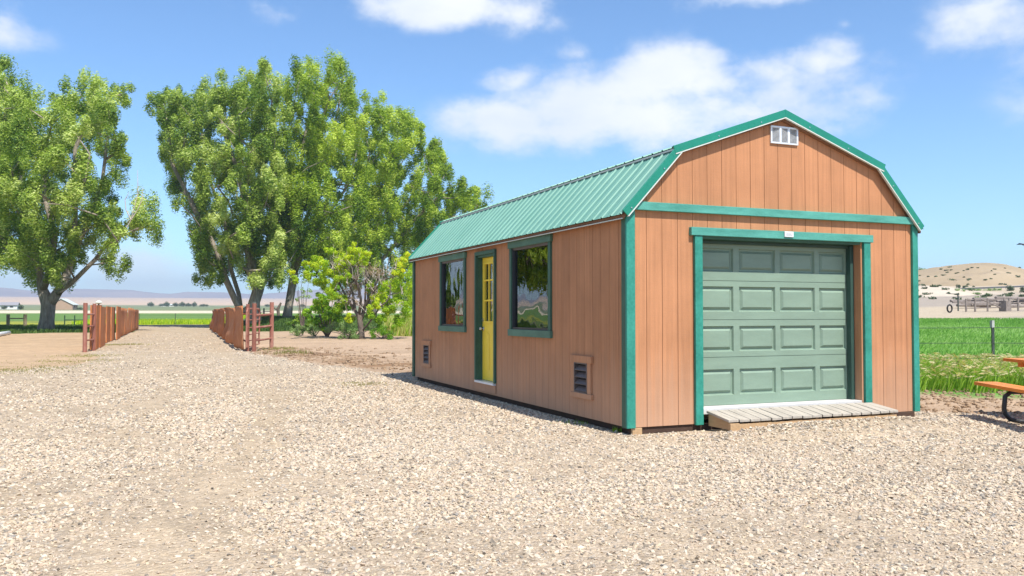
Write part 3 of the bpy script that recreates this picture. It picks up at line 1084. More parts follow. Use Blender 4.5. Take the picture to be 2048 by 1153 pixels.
# rake trims on both gables: green face + white lower lip
for yy, sg in ((-0.060, -1), (L + 0.055, 1)):
    for side in (0, 1):
        for (p, q) in (((EAVE_X + 0.004, EAVE_Z + 0.023), (KX - 0.012, KZ + 0.006)), ((KX - 0.055, KZ + 0.004), (PX, PZ + 0.036))):
            up_ = p[0] > 0.3
            top = 0.034 if not up_ else 0.042
            fx = (lambda x: x) if side == 0 else (lambda x: W - x)
            d = Vector((q[0] - p[0], 0, q[1] - p[1])).normalized()
            nn = Vector((-d.z, 0, d.x))
            wd = 0.088
            A = Vector((p[0], 0, p[1])) + nn * top; B = Vector((q[0], 0, q[1])) + nn * top
            A2 = A - nn * wd; B2 = B - nn * wd
            if up_:   # mitre at the ridge
                B = Vector((PX, 0, B.z + (PX - B.x) * d.z / d.x)); B2 = Vector((PX, 0, B2.z + (PX - B2.x) * d.z / d.x))
            else:
                B2 = B2 + d * 0.02
            th_ = 0.020 if not up_ else 0.023
            poly = [Vector((fx(c.x), yy - (0 if sg < 0 else -th_), c.z)) for c in (A, B, B2, A2)]
            MB().prism(poly, (0, sg * -0 - th_, 0)).build('rake_trim', M_RAKE, roofo, 0.003)
            # lip
            C1, C2 = A2 - nn * 0.012, B2 - nn * 0.012
            if up_: C2 = Vector((PX, 0, C2.z + (PX - C2.x) * d.z / d.x))
            poly = [Vector((fx(c.x), yy - (0 if sg < 0 else -0.024) + 0.004, c.z)) for c in (A2 - nn * .0005, B2 - nn * .0005, C2, C1)]
            MB().prism(poly, (0, -0.030, 0)).build('rake_lip', M_DRIP, roofo)
            # soffit return to the wall
            C1b, C2b = A2 + nn * .02, B2 + nn * .02
            if sg < 0:
                poly = [Vector((fx(c.x), -0.057, c.z)) for c in (A2 + nn * .03, B2 + nn * .03, B2 + nn * 0.012, A2 + nn * 0.012)]
                MB().prism(poly, (0, 0.055, 0)).build('soffit', M_SHADOWGAP, roofo)
# trim screws
mb = MB()
for fx in (lambda x: x, lambda x: W - x):
    for (x, z) in [(0.0, EAVE_Z + 0.075), (0.42, 2.845), (1.15, 3.265), (1.75, 3.475)]:
        x_ = fx(x)
        mb.tube([(x_, -0.088, z), (x_, -0.079, z)], 0.008, 6)
mb.build('trim_screw', M_STEEL, roofo)['kind'] = 'stuff'

# gable vent
gv = MB()
x0, x1, z0, z1 = 1.940, 2.348, 3.258, 3.470
for (a, b, c, d) in [(x0, x1, z0, z0 + .018), (x0, x1, z1 - .022, z1), (x0, x0 + .022, z0 + .018, z1 - .022), (x1 - .022, x1, z0 + .018, z1 - .022),
                     (x0 + .128, x0 + .158, z0 + .018, z1 - .022), (x0 + .252, x0 + .282, z0 + .018, z1 - .022)]:
    gv.box(a, b, -0.022, 0.0, c, d)
gvo = gv.build('gable_vent', M_VENT, barn, 0.003)
MB().box(x0 + .02, x1 - .02, -0.004, -0.001, z0 + .016, z1 - .02).build('vent_backing', M_DARK, gvo)
for cx0, cx1 in ((x0 + .022, x0 + .128), (x0 + .158, x0 + .252), (x0 + .282, x1 - .022)):
    mb = MB()
    for k in range(13):
        zz = z0 + 0.022 + k * 0.0134
        mb.obox((cx0, -0.017, zz), (cx1 - cx0, 0, 0), (0, 0.010, 0.007), (0, -0.001, 0.0025))
    mb.build('vent_louvres', M_VENT, gvo)


# windows on the left wall
def window(y0, y1, z0, z1, oy0, oy1):
    """outer trim extents y0..y1, opening oy0..oy1"""
    hdr = MB().box(-0.046, -0.0, y0 - 0.025, y1 + 0.025, z1 - 0.10, z1)
    wnd = hdr.build('window', M_GREENL, barn, 0.004)
    MB().box(-0.046, -0.0, y0 - 0.02, y1 + 0.02, z0, z0 + 0.095).build('window_sill', M_GREENL, wnd, 0.004)
    MB().box(-0.030, -0.0, y0, oy0, z0 + .0955, z1 - .1005).build('window_trim', M_GREEN, wnd, 0.003)
    MB().box(-0.030, -0.0, oy1, y1, z0 + .0955, z1 - .1005).build('window_trim', M_GREEN, wnd, 0.003)
    a, b, c, d = oy0, oy1, z0 + .0955, z1 - .1005
    fr = MB()
    fr.box(-0.012, 0.07, a, a + .035, c, d); fr.box(-0.012, 0.07, b - .035, b, c, d)
    fr.box(-0.012, 0.07, a + .035, b - .035, c, c + .03)
    fr.build('window_frame', M_BRONZE, wnd)
    MB().box(-0.010, 0.07, a + .035, b - .035, d - .030, d).build('window_head', M_LOUV, wnd)
    g_ = MB().box(0.022, 0.027, a + .030, b - .030, c + .025, d - .025).build('pane', M_GLASS, wnd)
    return wnd


window(1.93, 3.325, 0.921, 2.280, 2.005, 3.25)
window(5.255, 6.625, 0.930, 2.268, 5.33, 6.55)

# entry door
eo = MB()
y0, y1 = 3.895, 4.778
eo.box(-0.036, 0.0, y0, y0 + .05, 0.185, 2.165); eo.box(-0.036, 0.0, y1 - .05, y1, 0.185, 2.165)
eo.box(-0.036, 0.0, y0, y1, 2.1655, 2.222)
ef = eo.build('door_frame', M_GREEN, barn, 0.003)
MB().box(0.0, 0.115, y0 + .03, y0 + .055, 0.19, 2.165).build('door_jamb', M_DKSTOP, ef)
MB().box(0.0, 0.115, y1 - .055, y1 - .03, 0.19, 2.165).build('door_jamb', M_GREEN, ef)
MB().box(0.0, 0.115, y0 + .055, y1 - .055, 2.13, 2.165).build('door_jamb', M_GREEN, ef)
MB().box(-0.045, 0.10, y0 + .03, y1 - .03, 0.150, 0.183).build('door_sill', M_VENT, ef, 0.003)
MB().box(-0.020, -0.001, y0 + .0, y1 - .0, 0.03, 0.149).build('kick_board', M_SIDE, ef)
dy0, dy1, dz0, dz1 = y0 + .057, y1 - .057, 0.188, 2.128
dx0, dx1 = 0.085, 0.125
wy = dy1 - dy0
pz = [(1.14, 1.435), (1.46, 1.755), (1.78, 2.005)]
pw = (wy - 0.22) / 3
py = [(dy0 + 0.11 + k * (pw), dy0 + 0.11 + (k + 1) * pw - 0.0) for k in range(3)]
mb = MB()
mb.box(dx0, dx1, dy0, dy1, dz0, pz[0][0] - .02)
mb.box(dx0, dx1, dy0, dy1, pz[2][1] + .02, dz1)
mb.box(dx0, dx1, dy0, dy0 + .11, pz[0][0] - .02, pz[2][1] + .02)
mb.box(dx0, dx1, dy1 - .11, dy1, pz[0][0] - .02, pz[2][1] + .02)
door = mb.build('entry_door', M_YEL, barn, 0.003)
mb = MB()
for k in (1, 2):
    yy = dy0 + .11 + k * pw
    mb.box(dx0 - .008, dx1 - .006, yy - .013, yy + .013, pz[0][0] - .02, pz[2][1] + .02)
for k in (0, 1):
    zz = (pz[k][1] + pz[k + 1][0]) / 2
    mb.box(dx0 - .007, dx1 - .007, dy0 + .11, dy1 - .11, zz - .013, zz + .013)
# raised surround
for (a, b, c, d) in [(dy0 + .085, dy1 - .085, pz[0][0] - .045, pz[0][0] - .018), (dy0 + .085, dy1 - .085, pz[2][1] + .018, pz[2][1] + .045),
                     (dy0 + .085, dy0 + .112, pz[0][0] - .018, pz[2][1] + .018), (dy1 - .112, dy1 - .085, pz[0][0] - .018, pz[2][1] + .018)]:
    mb.box(dx0 - .014, dx0, a, b, c, d)
mb.build('glazing_bars', M_YEL, door, 0.002)
for k in range(3):
    for j in range(3):
        a = dy0 + .11 + j * pw + .013; b = dy0 + .11 + (j + 1) * pw - .013
        MB().box(dx0 + .012, dx0 + .016, a, b, pz[k][0] - .01, pz[k][1] + .01).build('pane', M_GLASS, door)
for (a, b) in ((dy0 + .11, dy0 + .33), (dy1 - .33, dy1 - .11)):
    MB().prism([(dx0 - .007, a, 0.36), (dx0 - .007, b, 0.36), (dx0 - .007, b, .90), (dx0 - .007, (a + b) / 2, .955), (dx0 - .007, a, .90)], (0.007, 0, 0)).build('embossed_panel', M_YEL, door, 0.005)
ky = dy1 - .055
kb = MB()
kb.tube([(dx0, ky, 1.0), (dx0 - .035, ky, 1.0), (dx0 - .045, ky, 1.0), (dx0 - .06, ky, 1.0), (dx0 - .072, ky, 1.0)], [.012, .012, .026, .028, .016], 12)
kb.tube([(dx0 - .0, ky, 1.0), (dx0 - .010, ky, 1.0)], .033, 14)
kb.build('door_knob', M_STEEL, door, 0, True)
kb = MB(); kb.tube([(dx0, ky, 1.14), (dx0 - .02, ky, 1.14)], .028, 14)
kb.build('deadbolt', M_STEEL, door)


# low vents
def low_vent(y0, y1, z0, z1, oy0, oy1, oz0, oz1):
    mb = MB()
    mb.box(-0.034, 0, y0, y1, z1 - .085, z1)
    mb.box(-0.034, 0, y0, y1, z0, z0 + .06)
    mb.box(-0.024, 0, y0 + .035, oy0, z0 + .06, z1 - .085)
    mb.box(-0.024, 0, oy1, y1 - .035, z0 + .06, z1 - .085)
    v = mb.build('low_vent', M_SIDE, barn, 0.003)
    fr = MB()
    a, b, c, d = oy0 + .001, oy1 - .001, z0 + .061, z1 - .086
    for bx in ((a, a + .018, c, d), (b - .018, b, c, d), (a + .018, b - .018, c, c + .014), (a + .018, b - .018, d - .014, d)):
        fr.box(-0.028, 0.03, *bx)
    fr.build('vent_frame', M_LOUV, v)
    MB().box(0.031, 0.035, oy0, oy1, c, d).build('vent_backing', M_BLACK, v)
    n_ = 4
    h = (d - c - .03) / n_
    for k in range(n_):
        zz = c + .014 + k * h
        MB().obox((-0.024, a + .018, zz + .004), (0.048, 0, 0.052), (0, b - a - .036, 0), (-0.004, 0, 0.006)).build('vent_slat', M_LOUV, v)


low_vent(0.80, 1.36, 0.225, 0.735, 0.92, 1.26, .30, .64)
low_vent(7.19, 7.72, 0.235, 0.730, 7.29, 7.63, .31, .63)

# skids and blocks under the barn
for x0 in (0.06, 1.4, 2.75, W - 0.18):
    MB().box(x0, x0 + .12, 0.06, L - .05, -0.14, -0.006).build('skid', M_SKID, barn)
MB().box(0.03, W - .03, 0.02, 0.055, -0.075, -0.006).build('rim_board', M_SKID, barn)
MB().box(0.04, 0.16, -0.02, 0.018, -0.12, -0.006).build('support_block', M_LUMB, barn, 0.003)
MB().box(3.80, 4.16, -0.03, 0.018, -0.12, -0.006).build('support_block', M_SKID, barn, 0.003)

# ------------------------------------------------------------------ ramp
ramp = empty('ramp', (2.2, -0.25, gz(2.2, -.3)), 'low weathered grey plank ramp in front of the garage door', 'ramp')
NP = 17
rx0, rx1 = 0.968, 3.425
pwid = (rx1 - rx0) / NP
for k in range(NP):
    a = rx0 + k * pwid + 0.007 + random.uniform(-.001, .001); b = rx0 + (k + 1) * pwid - 0.007
    y_in, y_out = -0.056, -0.46 - random.uniform(0, .012)
    zi, zo = 0.150, 0.090 + random.uniform(-.003, .003)
    if b > 3.30: zi -= .004
    th_ = 0.028
    mb = MB()
    mb.add([(a, y_in, zi), (b, y_in, zi), (b, y_out, zo), (a, y_out, zo), (a, y_in, zi - th_), (b, y_in, zi - th_), (b, y_out, zo - th_), (a, y_out, zo - th_)],
           [(0, 3, 2, 1), (4, 5, 6, 7), (0, 1, 5, 4), (1, 2, 6, 5), (2, 3, 7, 6), (3, 0, 4, 7)])
    mb.build('ramp_plank', M_RAMP, ramp, 0.003)
for x0 in (1.0, 1.6, 2.2, 2.8, 3.34):
    MB().prism([(x0, -.06, .112), (x0, -.43, .057), (x0, -.43, -.02), (x0, -.06, -.02)], (0.04, 0, 0)).build('joist', M_LUMB, ramp)
MB().box(0.985, 1.105, -0.478, -0.436, -0.075, 0.050).build('front_block', M_LUMB, ramp, .002)
MB().box(1.12, 3.40, -0.455, -0.432, -0.045, 0.040).build('front_board', M_LUMB, ramp)

# ------------------------------------------------------------------ foliage and tree builders
def leaves(centres, radii, n_each, size, wind=(0.6, -0.1, 0.0), tint_c=None, shell=2.2, aspect=0.45, upb=0.25, spread=0.22):
    """leaf-sized faces spread through ellipsoid clumps. returns V, Q, tint"""
    cs = np.asarray(centres); k = len(cs)
    n_each = np.broadcast_to(np.asarray(n_each), (k,)).astype(int)
    rep = np.repeat(np.arange(k), n_each)
    N = len(rep)
    d = rng.normal(size=(N, 3)); d /= np.linalg.norm(d, axis=1)[:, None]
    rr = rng.random(N) ** (1 / shell)
    rad = np.asarray(radii)[rep]
    lump = 0.75 + 0.5 * vnoise(d[:, 0] * 2.5 + rep * 3.1, d[:, 2] * 2.5 + d[:, 1] * 1.7, 5)
    p = cs[rep] + d * rad * (rr * lump)[:, None]
    nrm = d * 0.95 + rng.normal(size=(N, 3)) * 0.45 + np.array([0, 0, upb])
    nrm /= np.linalg.norm(nrm, axis=1)[:, None]
    ax = rng.normal(size=(N, 3)) * 0.7 + np.array(wind)
    ax -= nrm * np.sum(ax * nrm, 1)[:, None]
    ax /= np.linalg.norm(ax, axis=1)[:, None] + 1e-9
    bx = np.cross(nrm, ax)
    s = size * rng.uniform(0.6, 1.35, N)
    a = ax * (s * 0.5)[:, None]; b = bx * (s * 0.5 * aspect)[:, None]
    V = np.stack([p - a, p + b * 1.0 - a * 0.1, p + a, p - b * 1.0 - a * 0.1], 1).reshape(-1, 3)
    Q = np.arange(4 * N).reshape(N, 4)
    if tint_c is None:
        tint_c = rng.random(k)
    t = np.clip(np.asarray(tint_c)[rep] + rng.normal(size=N) * spread, 0, 1)
    return V, Q, np.repeat(t, 4)


def inside_px(poly, u, v):
    c = False
    n_ = len(poly)
    for i in range(n_):
        x0, y0 = poly[i]; x1, y1 = poly[(i + 1) % n_]
        if (y0 > v) != (y1 > v) and u < (x1 - x0) * (v - y0) / (y1 - y0) + x0:
            c = not c
    return c


def crown_centres(poly, d, depth, spacing, tries=6000, gap=0.42, seed=0, cap=400, inset=13):
    """clump centres inside an outline standing at distance d, thick in depth, with gaps"""
    R_ = random.Random(seed)
    us = [p[0] for p in poly]; vs = [p[1] for p in poly]
    pts = []
    arr = np.zeros((0, 3))
    P2 = np.array(poly, float)
    ru = np.random.default_rng(seed)
    UU = ru.uniform(min(us), max(us), tries); VV = ru.uniform(min(vs), max(vs), tries)
    SD = np.minimum(inpoly_sd(UU, VV, poly), inpoly_sd(UU, VV - 2100 / d, poly) + 6)
    for u, v, sd in zip(UU, VV, SD):
        if sd <= inset: continue
        dd = depth * math.sqrt(min(1.0, max(sd, 0) * d / FPX / depth + 0.20))
        q = at(u, v, d + R_.uniform(-dd, dd))
        if float(vnoise(np.array([q.x * .28 + seed]), np.array([q.z * .22 + q.y * .2]), 17)[0]) < gap and R_.random() < 0.85 and sd * d / FPX > 0.6:
            continue
        sp = spacing * R_.uniform(0.75, 1.2)
        if len(pts) and np.min(np.linalg.norm(arr - np.array(q), axis=1)) < sp: continue
        pts.append(q); arr = np.vstack([arr, np.array(q)])
        if len(pts) >= cap: break
    return arr


def grow(stems, targets, r_base, rmin=0.03, curve=0.12, seg=6, jit=0.12):
    """stems: list of polylines (first one starts at the root). branches join every target to the skeleton"""
    P = []; par = []; plen = []
    for st in stems:
        prev = -1
        if P:
            d0 = [(Vector(st[0]) - q).length for q in P]
            j = int(np.argmin(d0))
            if d0[j] < 0.05: prev = j; st = st[1:]
        for q in st:
            q = Vector(q)
            if prev >= 0:
                a = P[prev]; n_ = max(1, int((q - a).length / 1.2))
                for i in range(1, n_ + 1):
                    P.append(a.lerp(q, i / n_)); par.append(prev); plen.append(plen[prev] + (q - a).length / n_); prev = len(P) - 1
            else:
                P.append(q); par.append(-1); plen.append(0.0); prev = len(P) - 1
    stem_n = len(P)
    tg = [Vector(t) for t in targets]
    A = np.array([list(p) for p in P])
    order = np.argsort([np.min(np.linalg.norm(A - np.array(t), axis=1)) for t in tg]) if tg else []
    big = np.zeros((len(P) + len(tg) * 7 + 10, 4)); big[:len(P), :3] = A; big[:len(P), 3] = plen
    for oi in order:
        t = tg[oi]
        A = big[:len(P), :3]; pl = big[:len(P), 3]
        dv = np.array(t) - A
        dist = np.linalg.norm(dv, axis=1)
        cost = dist + 0.22 * pl + np.where(dv[:, 2] < -0.2 * dist, dist * 1.2, 0)
        j = int(np.argmin(cost))
        a = P[j]; ln = dist[j]
        n_ = max(1, min(6, int(ln / 1.3)))
        prev = j
        for i in range(1, n_ + 1):
            f = i / n_
            q = a.lerp(t, f) - Vector((0, 0, 1)) * curve * ln * f * (1 - f) * 2
            if i < n_:
                q += Vector((random.gauss(0, jit), random.gauss(0, jit), random.gauss(0, jit))) * min(1, ln / 3)
            P.append(q); par.append(prev); plen.append(plen[prev] + ln / n_); prev = len(P) - 1
            big[prev, :3] = q; big[prev, 3] = plen[prev]
    n_ = len(P)
    load = np.full(n_, 0.0)
    haschild = np.zeros(n_, bool)
    for i in range(n_):
        if par[i] >= 0: haschild[par[i]] = True
    for i in range(n_ - 1, -1, -1):
        if not haschild[i]: load[i] += 1
    # parents always precede children
    for i in range(n_ - 1, 0, -1):
        if par[i] >= 0: load[par[i]] += load[i]
    roots = [i for i in range(n_) if par[i] < 0]
    tot = max(load[roots[0]], 1)
    rad = np.maximum(rmin, r_base * (load / tot) ** 0.52)
    # trunk flare
    kids = {}
    for i in range(n_):
        kids.setdefault(par[i], []).append(i)
    mb = MB()
    # chains: follow heaviest child
    done = set()
    stack = list(roots)
    startpar = {r: None for r in roots}
    while stack:
        s0 = stack.pop()
        ch = [] if startpar[s0] is None else [startpar[s0]]
        c = s0
        while True:
            ch.append(c)
            ks = sorted(kids.get(c, []), key=lambda q: -load[q])
            for q in ks[1:]:
                startpar[q] = c; stack.append(q)
            if not ks: break
            c = ks[0]
        if len(ch) < 2: continue
        rr = [float(rad[q]) for q in ch]
        if startpar[s0] is not None: rr[0] = min(rr[0], rr[1] * 1.25)
        else:
            rr[0] *= 1.35
        if not kids.get(ch[-1]): rr[-1] = rmin * 0.5
        mb.tube([P[q] for q in ch], rr, seg)
    return mb, P


def tree(name, label, group, base_u, d, stems_px, poly, depth, spacing, leafn, lsize, r_base, crad, mat, seed, cat='tree', gap=0.42, extra_polys=(), barkm=None, tries=6000, aspect=0.45):
    random.seed(seed)
    bp = at_g(base_u, d)
    root = empty(name, bp, label, cat, group)
    stems = []
    for st in stems_px:
        pts = []
        for (u, v, dd) in st:
            pts.append(at(u, v, d + dd))
        stems.append(pts)
    g0 = bp - Vector((0, 0, 0.3))
    stems[0][0] = g0
    for st in stems[1:]:
        if st[0].z < bp.z + 0.5 and (st[0] - g0).length < 2.5: pass
    cen = crown_centres(poly, d, depth, spacing, seed=seed, gap=gap, tries=tries)
    for (p2, dep2, sp2, g2) in extra_polys:
        c2 = crown_centres(p2, d, dep2, sp2, seed=seed + 5, gap=g2, tries=tries // 2)
        if len(c2): cen = np.vstack([cen, c2])
    mb, P = grow(stems, cen, r_base)
    mb.build('trunk', barkm or M_BARK, root, 0, True)
    k = len(cen)
    sc = rng.uniform(0.65, 1.25, k)
    rad = np.stack([crad[0] * sc, crad[0] * sc, crad[1] * sc * rng.uniform(0.8, 1.25, k)], 1)
    # several small tufts to each clump, streaming with the wind
    sub = 5
    off = np.clip(rng.normal(size=(k, sub, 3)), -1.25, 1.25) * rad[:, None, :] * 0.50
    cc = (cen[:, None, :] + off).reshape(-1, 3)
    rr = np.repeat(rad, sub, 0) * rng.uniform(0.38, 0.62, (k * sub, 1))
    tc_ = np.repeat(np.clip(rng.normal(0.42, 0.24, k), 0, 1), sub) + rng.normal(0, 0.14, k * sub)
    nn = np.maximum(8, (0.97 * leafn / sub * np.repeat(sc, sub) ** 2)).astype(int)
    V, Q, T = leaves(cc, rr, nn, lsize, wind=(1.3, -0.4, 0.35), tint_c=tc_, aspect=aspect)
    # stray twigs of leaves outside the clumps
    cr = npmesh('crown', V, Q, mat, root, T)
    return root, cen


# left tree -----------------------------------------------------------------
PL = [(20, 210), (45, 170), (75, 180), (80, 215), (105, 165), (130, 150), (150, 150), (160, 130), (185, 132), (205, 125), (235, 140), (262, 150), (272, 178), (250, 205), (235, 240), (262, 262), (258, 310), (240, 350),
      (262, 370), (240, 400), (250, 430), (300, 425), (325, 445), (285, 462), (262, 475), (255, 520), (225, 545), (205, 555), (170, 520), (140, 545), (120, 560), (60, 560), (35, 545), (-20, 540), (-40, 480), (-60, 400), (-50, 300), (-15, 240)]
tree('broad_tree', 'broad leafy cottonwood with a forked thick trunk, left of the drive in the shaded grass', 'tall trees beside the drive', 92, 64,
     [[(92, 668, 0), (94, 640, 0), (97, 610, 0), (85, 580, 0), (78, 540, 0), (60, 480, -1), (50, 420, -1), (40, 350, -1)],
      [(97, 610, 0), (112, 590, 0), (130, 560, .5), (142, 520, 1), (150, 450, 1), (152, 380, 0), (150, 300, 0), (180, 220, 0)],
      [(112, 590, 0), (150, 560, -1), (190, 520, -1), (220, 480, -1), (255, 468, -1), (295, 445, -1)],
      [(85, 580, 0), (100, 540, -1), (110, 470, -2), (90, 400, -2), (85, 300, -1)],
      [(142, 520, 1), (180, 440, 1), (205, 360, 1), (215, 280, 1), (220, 190, 1)]],
     PL, 9.0, 2.1, 1500, 0.20, 0.54, (1.0, 1.4), M_LEAF, 11, gap=0.46, aspect=.36, extra_polys=(([(195, 375), (318, 392), (328, 474), (200, 490)], 1.8, 1.6, .15),))
# cut-off tree at the far left
PFL = [(-190, 190), (-130, 120), (-60, 110), (-30, 130), (0, 112), (18, 105), (36, 130), (38, 165), (60, 190), (50, 240), (20, 300), (10, 400), (20, 470), (-10, 520), (-60, 530), (-120, 520), (-190, 470), (-220, 380), (-210, 270)]
tree('broad_tree', 'tall cottonwood cut off by the left edge behind the broad forked tree', 'tall trees beside the drive', -60, 74,
     [[(-60, 660, 0), (-55, 600, 0), (-40, 540, 0), (-20, 470, 0), (0, 380, 0), (10, 250, 0), (15, 170, 0)],
      [(-55, 600, 0), (-80, 520, 0), (-100, 420, 1), (-90, 300, 1), (-80, 200, 0)],
      [(-40, 540, 0), (-5, 520, 1), (12, 470, 1), (14, 420, 1)]],
     PFL, 8.0, 2.1, 1250, 0.23, 0.66, (1.15, 1.6), M_LEAF, 12, gap=.47, aspect=.36, extra_polys=(([(-190, 480), (-25, 510), (-30, 600), (-70, 560), (-120, 600), (-190, 610)], 5.0, 1.8, .3),))
# off to the left of the view, mirrored in the windows
TW = Vector((-25.5, 55, 0))


def px_of(x, y):
    th = atan2(x - CX, y - CY) - YAW
    return 1024 + FPX * math.tan(th), hypot(x - CX, y - CY) * cos(th)


for (tx, ty, sd, lab) in ((-19, 40, 13, 'shade tree with arching low limbs on the lawn left of the view'), (-31, 52, 14, 'second shade tree further left on the lawn')):
    uu, dd_ = px_of(tx, ty)
    s_ = FPX / dd_
    pol = [(uu + a * s_, 627 - b * s_) for (a, b) in [(-5, 1.8), (-5.8, 5), (-5.5, 9), (-4, 12), (0, 13), (4, 12.5), (5.3, 10), (5.6, 6), (5, 2.2), (3, 1.4), (0.6, 3.4), (-2.5, 1.6)]]
    tree('shade_tree', lab, 'shade trees on the left lawn', uu, dd_,
         [[(uu, 650, 0), (uu, 627 - 2.2 * s_, 0), (uu - 1 * s_, 627 - 5 * s_, 0), (uu - 2 * s_, 627 - 9 * s_, 0)], [(uu, 627 - 2.2 * s_, 0), (uu + 2.5 * s_, 627 - 3.5 * s_, 0), (uu + 4 * s_, 627 - 4.5 * s_, 0)],
          [(uu, 627 - 2.2 * s_, 0), (uu - 4 * s_, 627 - 3.8 * s_, 0), (uu - 7 * s_, 627 - 5 * s_, 0)]],
         pol, 5, 1.5, 520, 0.26, 0.5, (0.9, .9), M_LEAFB, sd, gap=.25)

# middle group -----------------------------------------------------------------
PA = [(300, 180), (312, 155), (335, 162), (345, 148), (362, 152), (378, 172), (388, 150), (400, 140), (428, 148), (440, 142), (462, 122), (480, 128), (492, 108), (515, 100), (540, 108), (548, 130), (572, 142), (575, 200), (580, 300),
      (600, 400), (612, 500), (590, 555), (540, 570), (480, 555), (430, 560), (395, 530), (370, 548), (352, 535), (372, 490), (352, 450), (345, 400), (325, 350), (318, 300), (300, 260), (292, 215)]
PAlow = [(355, 505), (400, 500), (430, 520), (420, 560), (405, 575), (395, 545), (360, 545)]
tree('tall_tree', 'big many-stemmed cottonwood right of the drive, nearest its end behind the rusty fence', 'tall trees beside the drive', 508, 82,
     [[(508, 650, 0), (507, 615, 0), (512, 580, 0), (505, 520, 0), (500, 430, -1), (470, 330, -1), (440, 240, -1), (430, 170, -1)],
      [(507, 615, 0), (520, 580, 1), (535, 520, 1), (545, 430, 1), (545, 300, 1), (520, 150, 1)],
      [(507, 615, 0), (482, 625, 0), (470, 600, 0), (452, 560, 0), (432, 500, -1), (395, 430, -1), (345, 330, -1), (330, 220, -1)],
      [(482, 625, 0), (478, 590, 1), (462, 540, 1), (450, 450, 0), (410, 330, 0), (400, 220, 0)],
      [(452, 560, 0), (425, 525, -1), (400, 490, -2), (370, 450, -2)],
      [(512, 580, 0), (497, 540, -1), (490, 450, -2), (480, 350, -2)]],
     PA, 9.0, 2.35, 1650, 0.23, 0.70, (1.12, 1.65), M_LEAF, 21, gap=0.50, aspect=.36, extra_polys=((PAlow, 2.0, 1.4, 0.3),), tries=8000)
PB = [(572, 128), (585, 112), (602, 118), (622, 104), (640, 112), (655, 120), (672, 104), (690, 100), (705, 112), (702, 135), (716, 152), (722, 165), (742, 172), (745, 145), (760, 150), (758, 175), (748, 200), (735, 240), (730, 300),
      (750, 380), (745, 450), (720, 530), (650, 545), (600, 540), (570, 500), (555, 400), (560, 300), (562, 200)]
tree('tall_tree', 'tall cottonwood with a single straight grey trunk between the rusty fence and the yellow bush', 'tall trees beside the drive', 573, 84,
     [[(573, 650, 0), (578, 610, 0), (588, 550, 0), (592, 480, 0), (595, 400, 0), (605, 300, 0), (625, 200, 0), (640, 140, 0)],
      [(592, 480, 0), (630, 400, 0), (660, 300, 0), (680, 200, 0), (690, 140, 0)],
      [(588, 550, 0), (605, 500, -1), (640, 450, -1), (690, 380, -1), (715, 300, -1), (730, 230, -1)]],
     PB, 9.0, 2.3, 1500, 0.23, 0.40, (1.12, 1.65), M_LEAFB, 22, gap=0.50, aspect=.36, tries=8000)
PC = [(725, 215), (752, 190), (775, 172), (792, 182), (790, 215), (815, 200), (830, 205), (848, 225), (852, 250), (868, 235), (885, 255), (888, 280), (912, 290), (922, 310), (900, 335), (930, 345), (955, 320), (970, 335), (962, 370),
      (968, 395), (1000, 402), (985, 425), (940, 440), (900, 460), (860, 480), (845, 520), (850, 620), (810, 610), (760, 590), (700, 580), (640, 560), (660, 480), (690, 420), (705, 340), (705, 260)]
tree('tall_tree', 'wide green cottonwood spreading behind the yellow bush and the shed roof', 'tall trees beside the drive', 745, 92,
     [[(745, 640, 0), (742, 600, 0), (738, 550, 0), (745, 480, 0), (770, 400, 0), (790, 320, 0), (800, 240, 0)],
      [(738, 550, 0), (790, 490, 0), (830, 440, 0), (880, 390, 0), (930, 360, 0)],
      [(742, 600, 0), (790, 560, -1), (835, 510, -1), (870, 460, -1)],
      [(738, 550, 0), (715, 500, 0), (720, 420, 0), (740, 300, 0)],
      [(745, 480, 0), (820, 400, 1), (860, 320, 1), (880, 280, 1)]],
     PC, 9.0, 2.3, 1500, 0.24, 0.48, (1.15, 1.6), M_LEAFB, 23, gap=0.47, aspect=.36, tries=8000)

# bare twigs at the right of the left tree
tw = at_g(262, 64)
mb = MB()
rt = bpy.data.objects['broad_tree']
for pts in ([(250, 462), (262, 440), (270, 410), (276, 385), (275, 340)], [(262, 440), (275, 420), (284, 400), (286, 375)], [(262, 440), (252, 420), (250, 400), (258, 385)], [(120, 585), (140, 575), (160, 560)], [(125, 560), (100, 545), (70, 540)]):
    mb.tube([at(u, v, 61) for u, v in pts], [.05] + [.03] * (len(pts) - 2) + [.012], 5)
mb.build('dead_branch', M_TWIG, rt)

# ------------------------------------------------------------------ yellow-green tree with bare branches
YD = 45.0
yb = at_g(723, YD)
ytree = empty('small_tree', yb, 'small yellow-green tree with bare grey branches in its middle, beside the shed', 'tree')
Yst = [[(723, 684, 0), (723, 665, 0), (720, 645, 0), (718, 632, 0), (710, 622, 0), (695, 599, 0), (678, 583, 0), (662, 572, 0)],
       [(720, 645, 0), (725, 630, .2), (730, 612, .2), (731, 570, .3), (731, 522, .3)],
       [(723, 665, 0), (733, 652, -.2), (743, 640, -.4), (760, 615, -.5), (774, 602, -.6), (780, 590, -.6), (781, 565, -.6)],
       [(730, 612, .2), (745, 585, 0), (768, 559, -.2), (791, 553, -.3), (800, 535, -.3), (803, 518, -.3)],
       [(710, 622, 0), (706, 590, .3), (700, 570, .4), (690, 545, .5), (672, 530, .5)],
       [(718, 632, 0), (722, 600, -.3), (716, 570, -.3), (702, 545, -.4), (690, 520, -.4)],
       [(695, 599, 0), (680, 570, .3), (660, 545, .4), (640, 535, .4)],
       [(745, 585, 0), (760, 550, .2), (772, 530, .2)]]
stems = [[at(u, v, YD + dd) for u, v, dd in st] for st in Yst]
stems[0][0] = yb - Vector((0, 0, .15))
tw_t = []
R3 = random.Random(5)
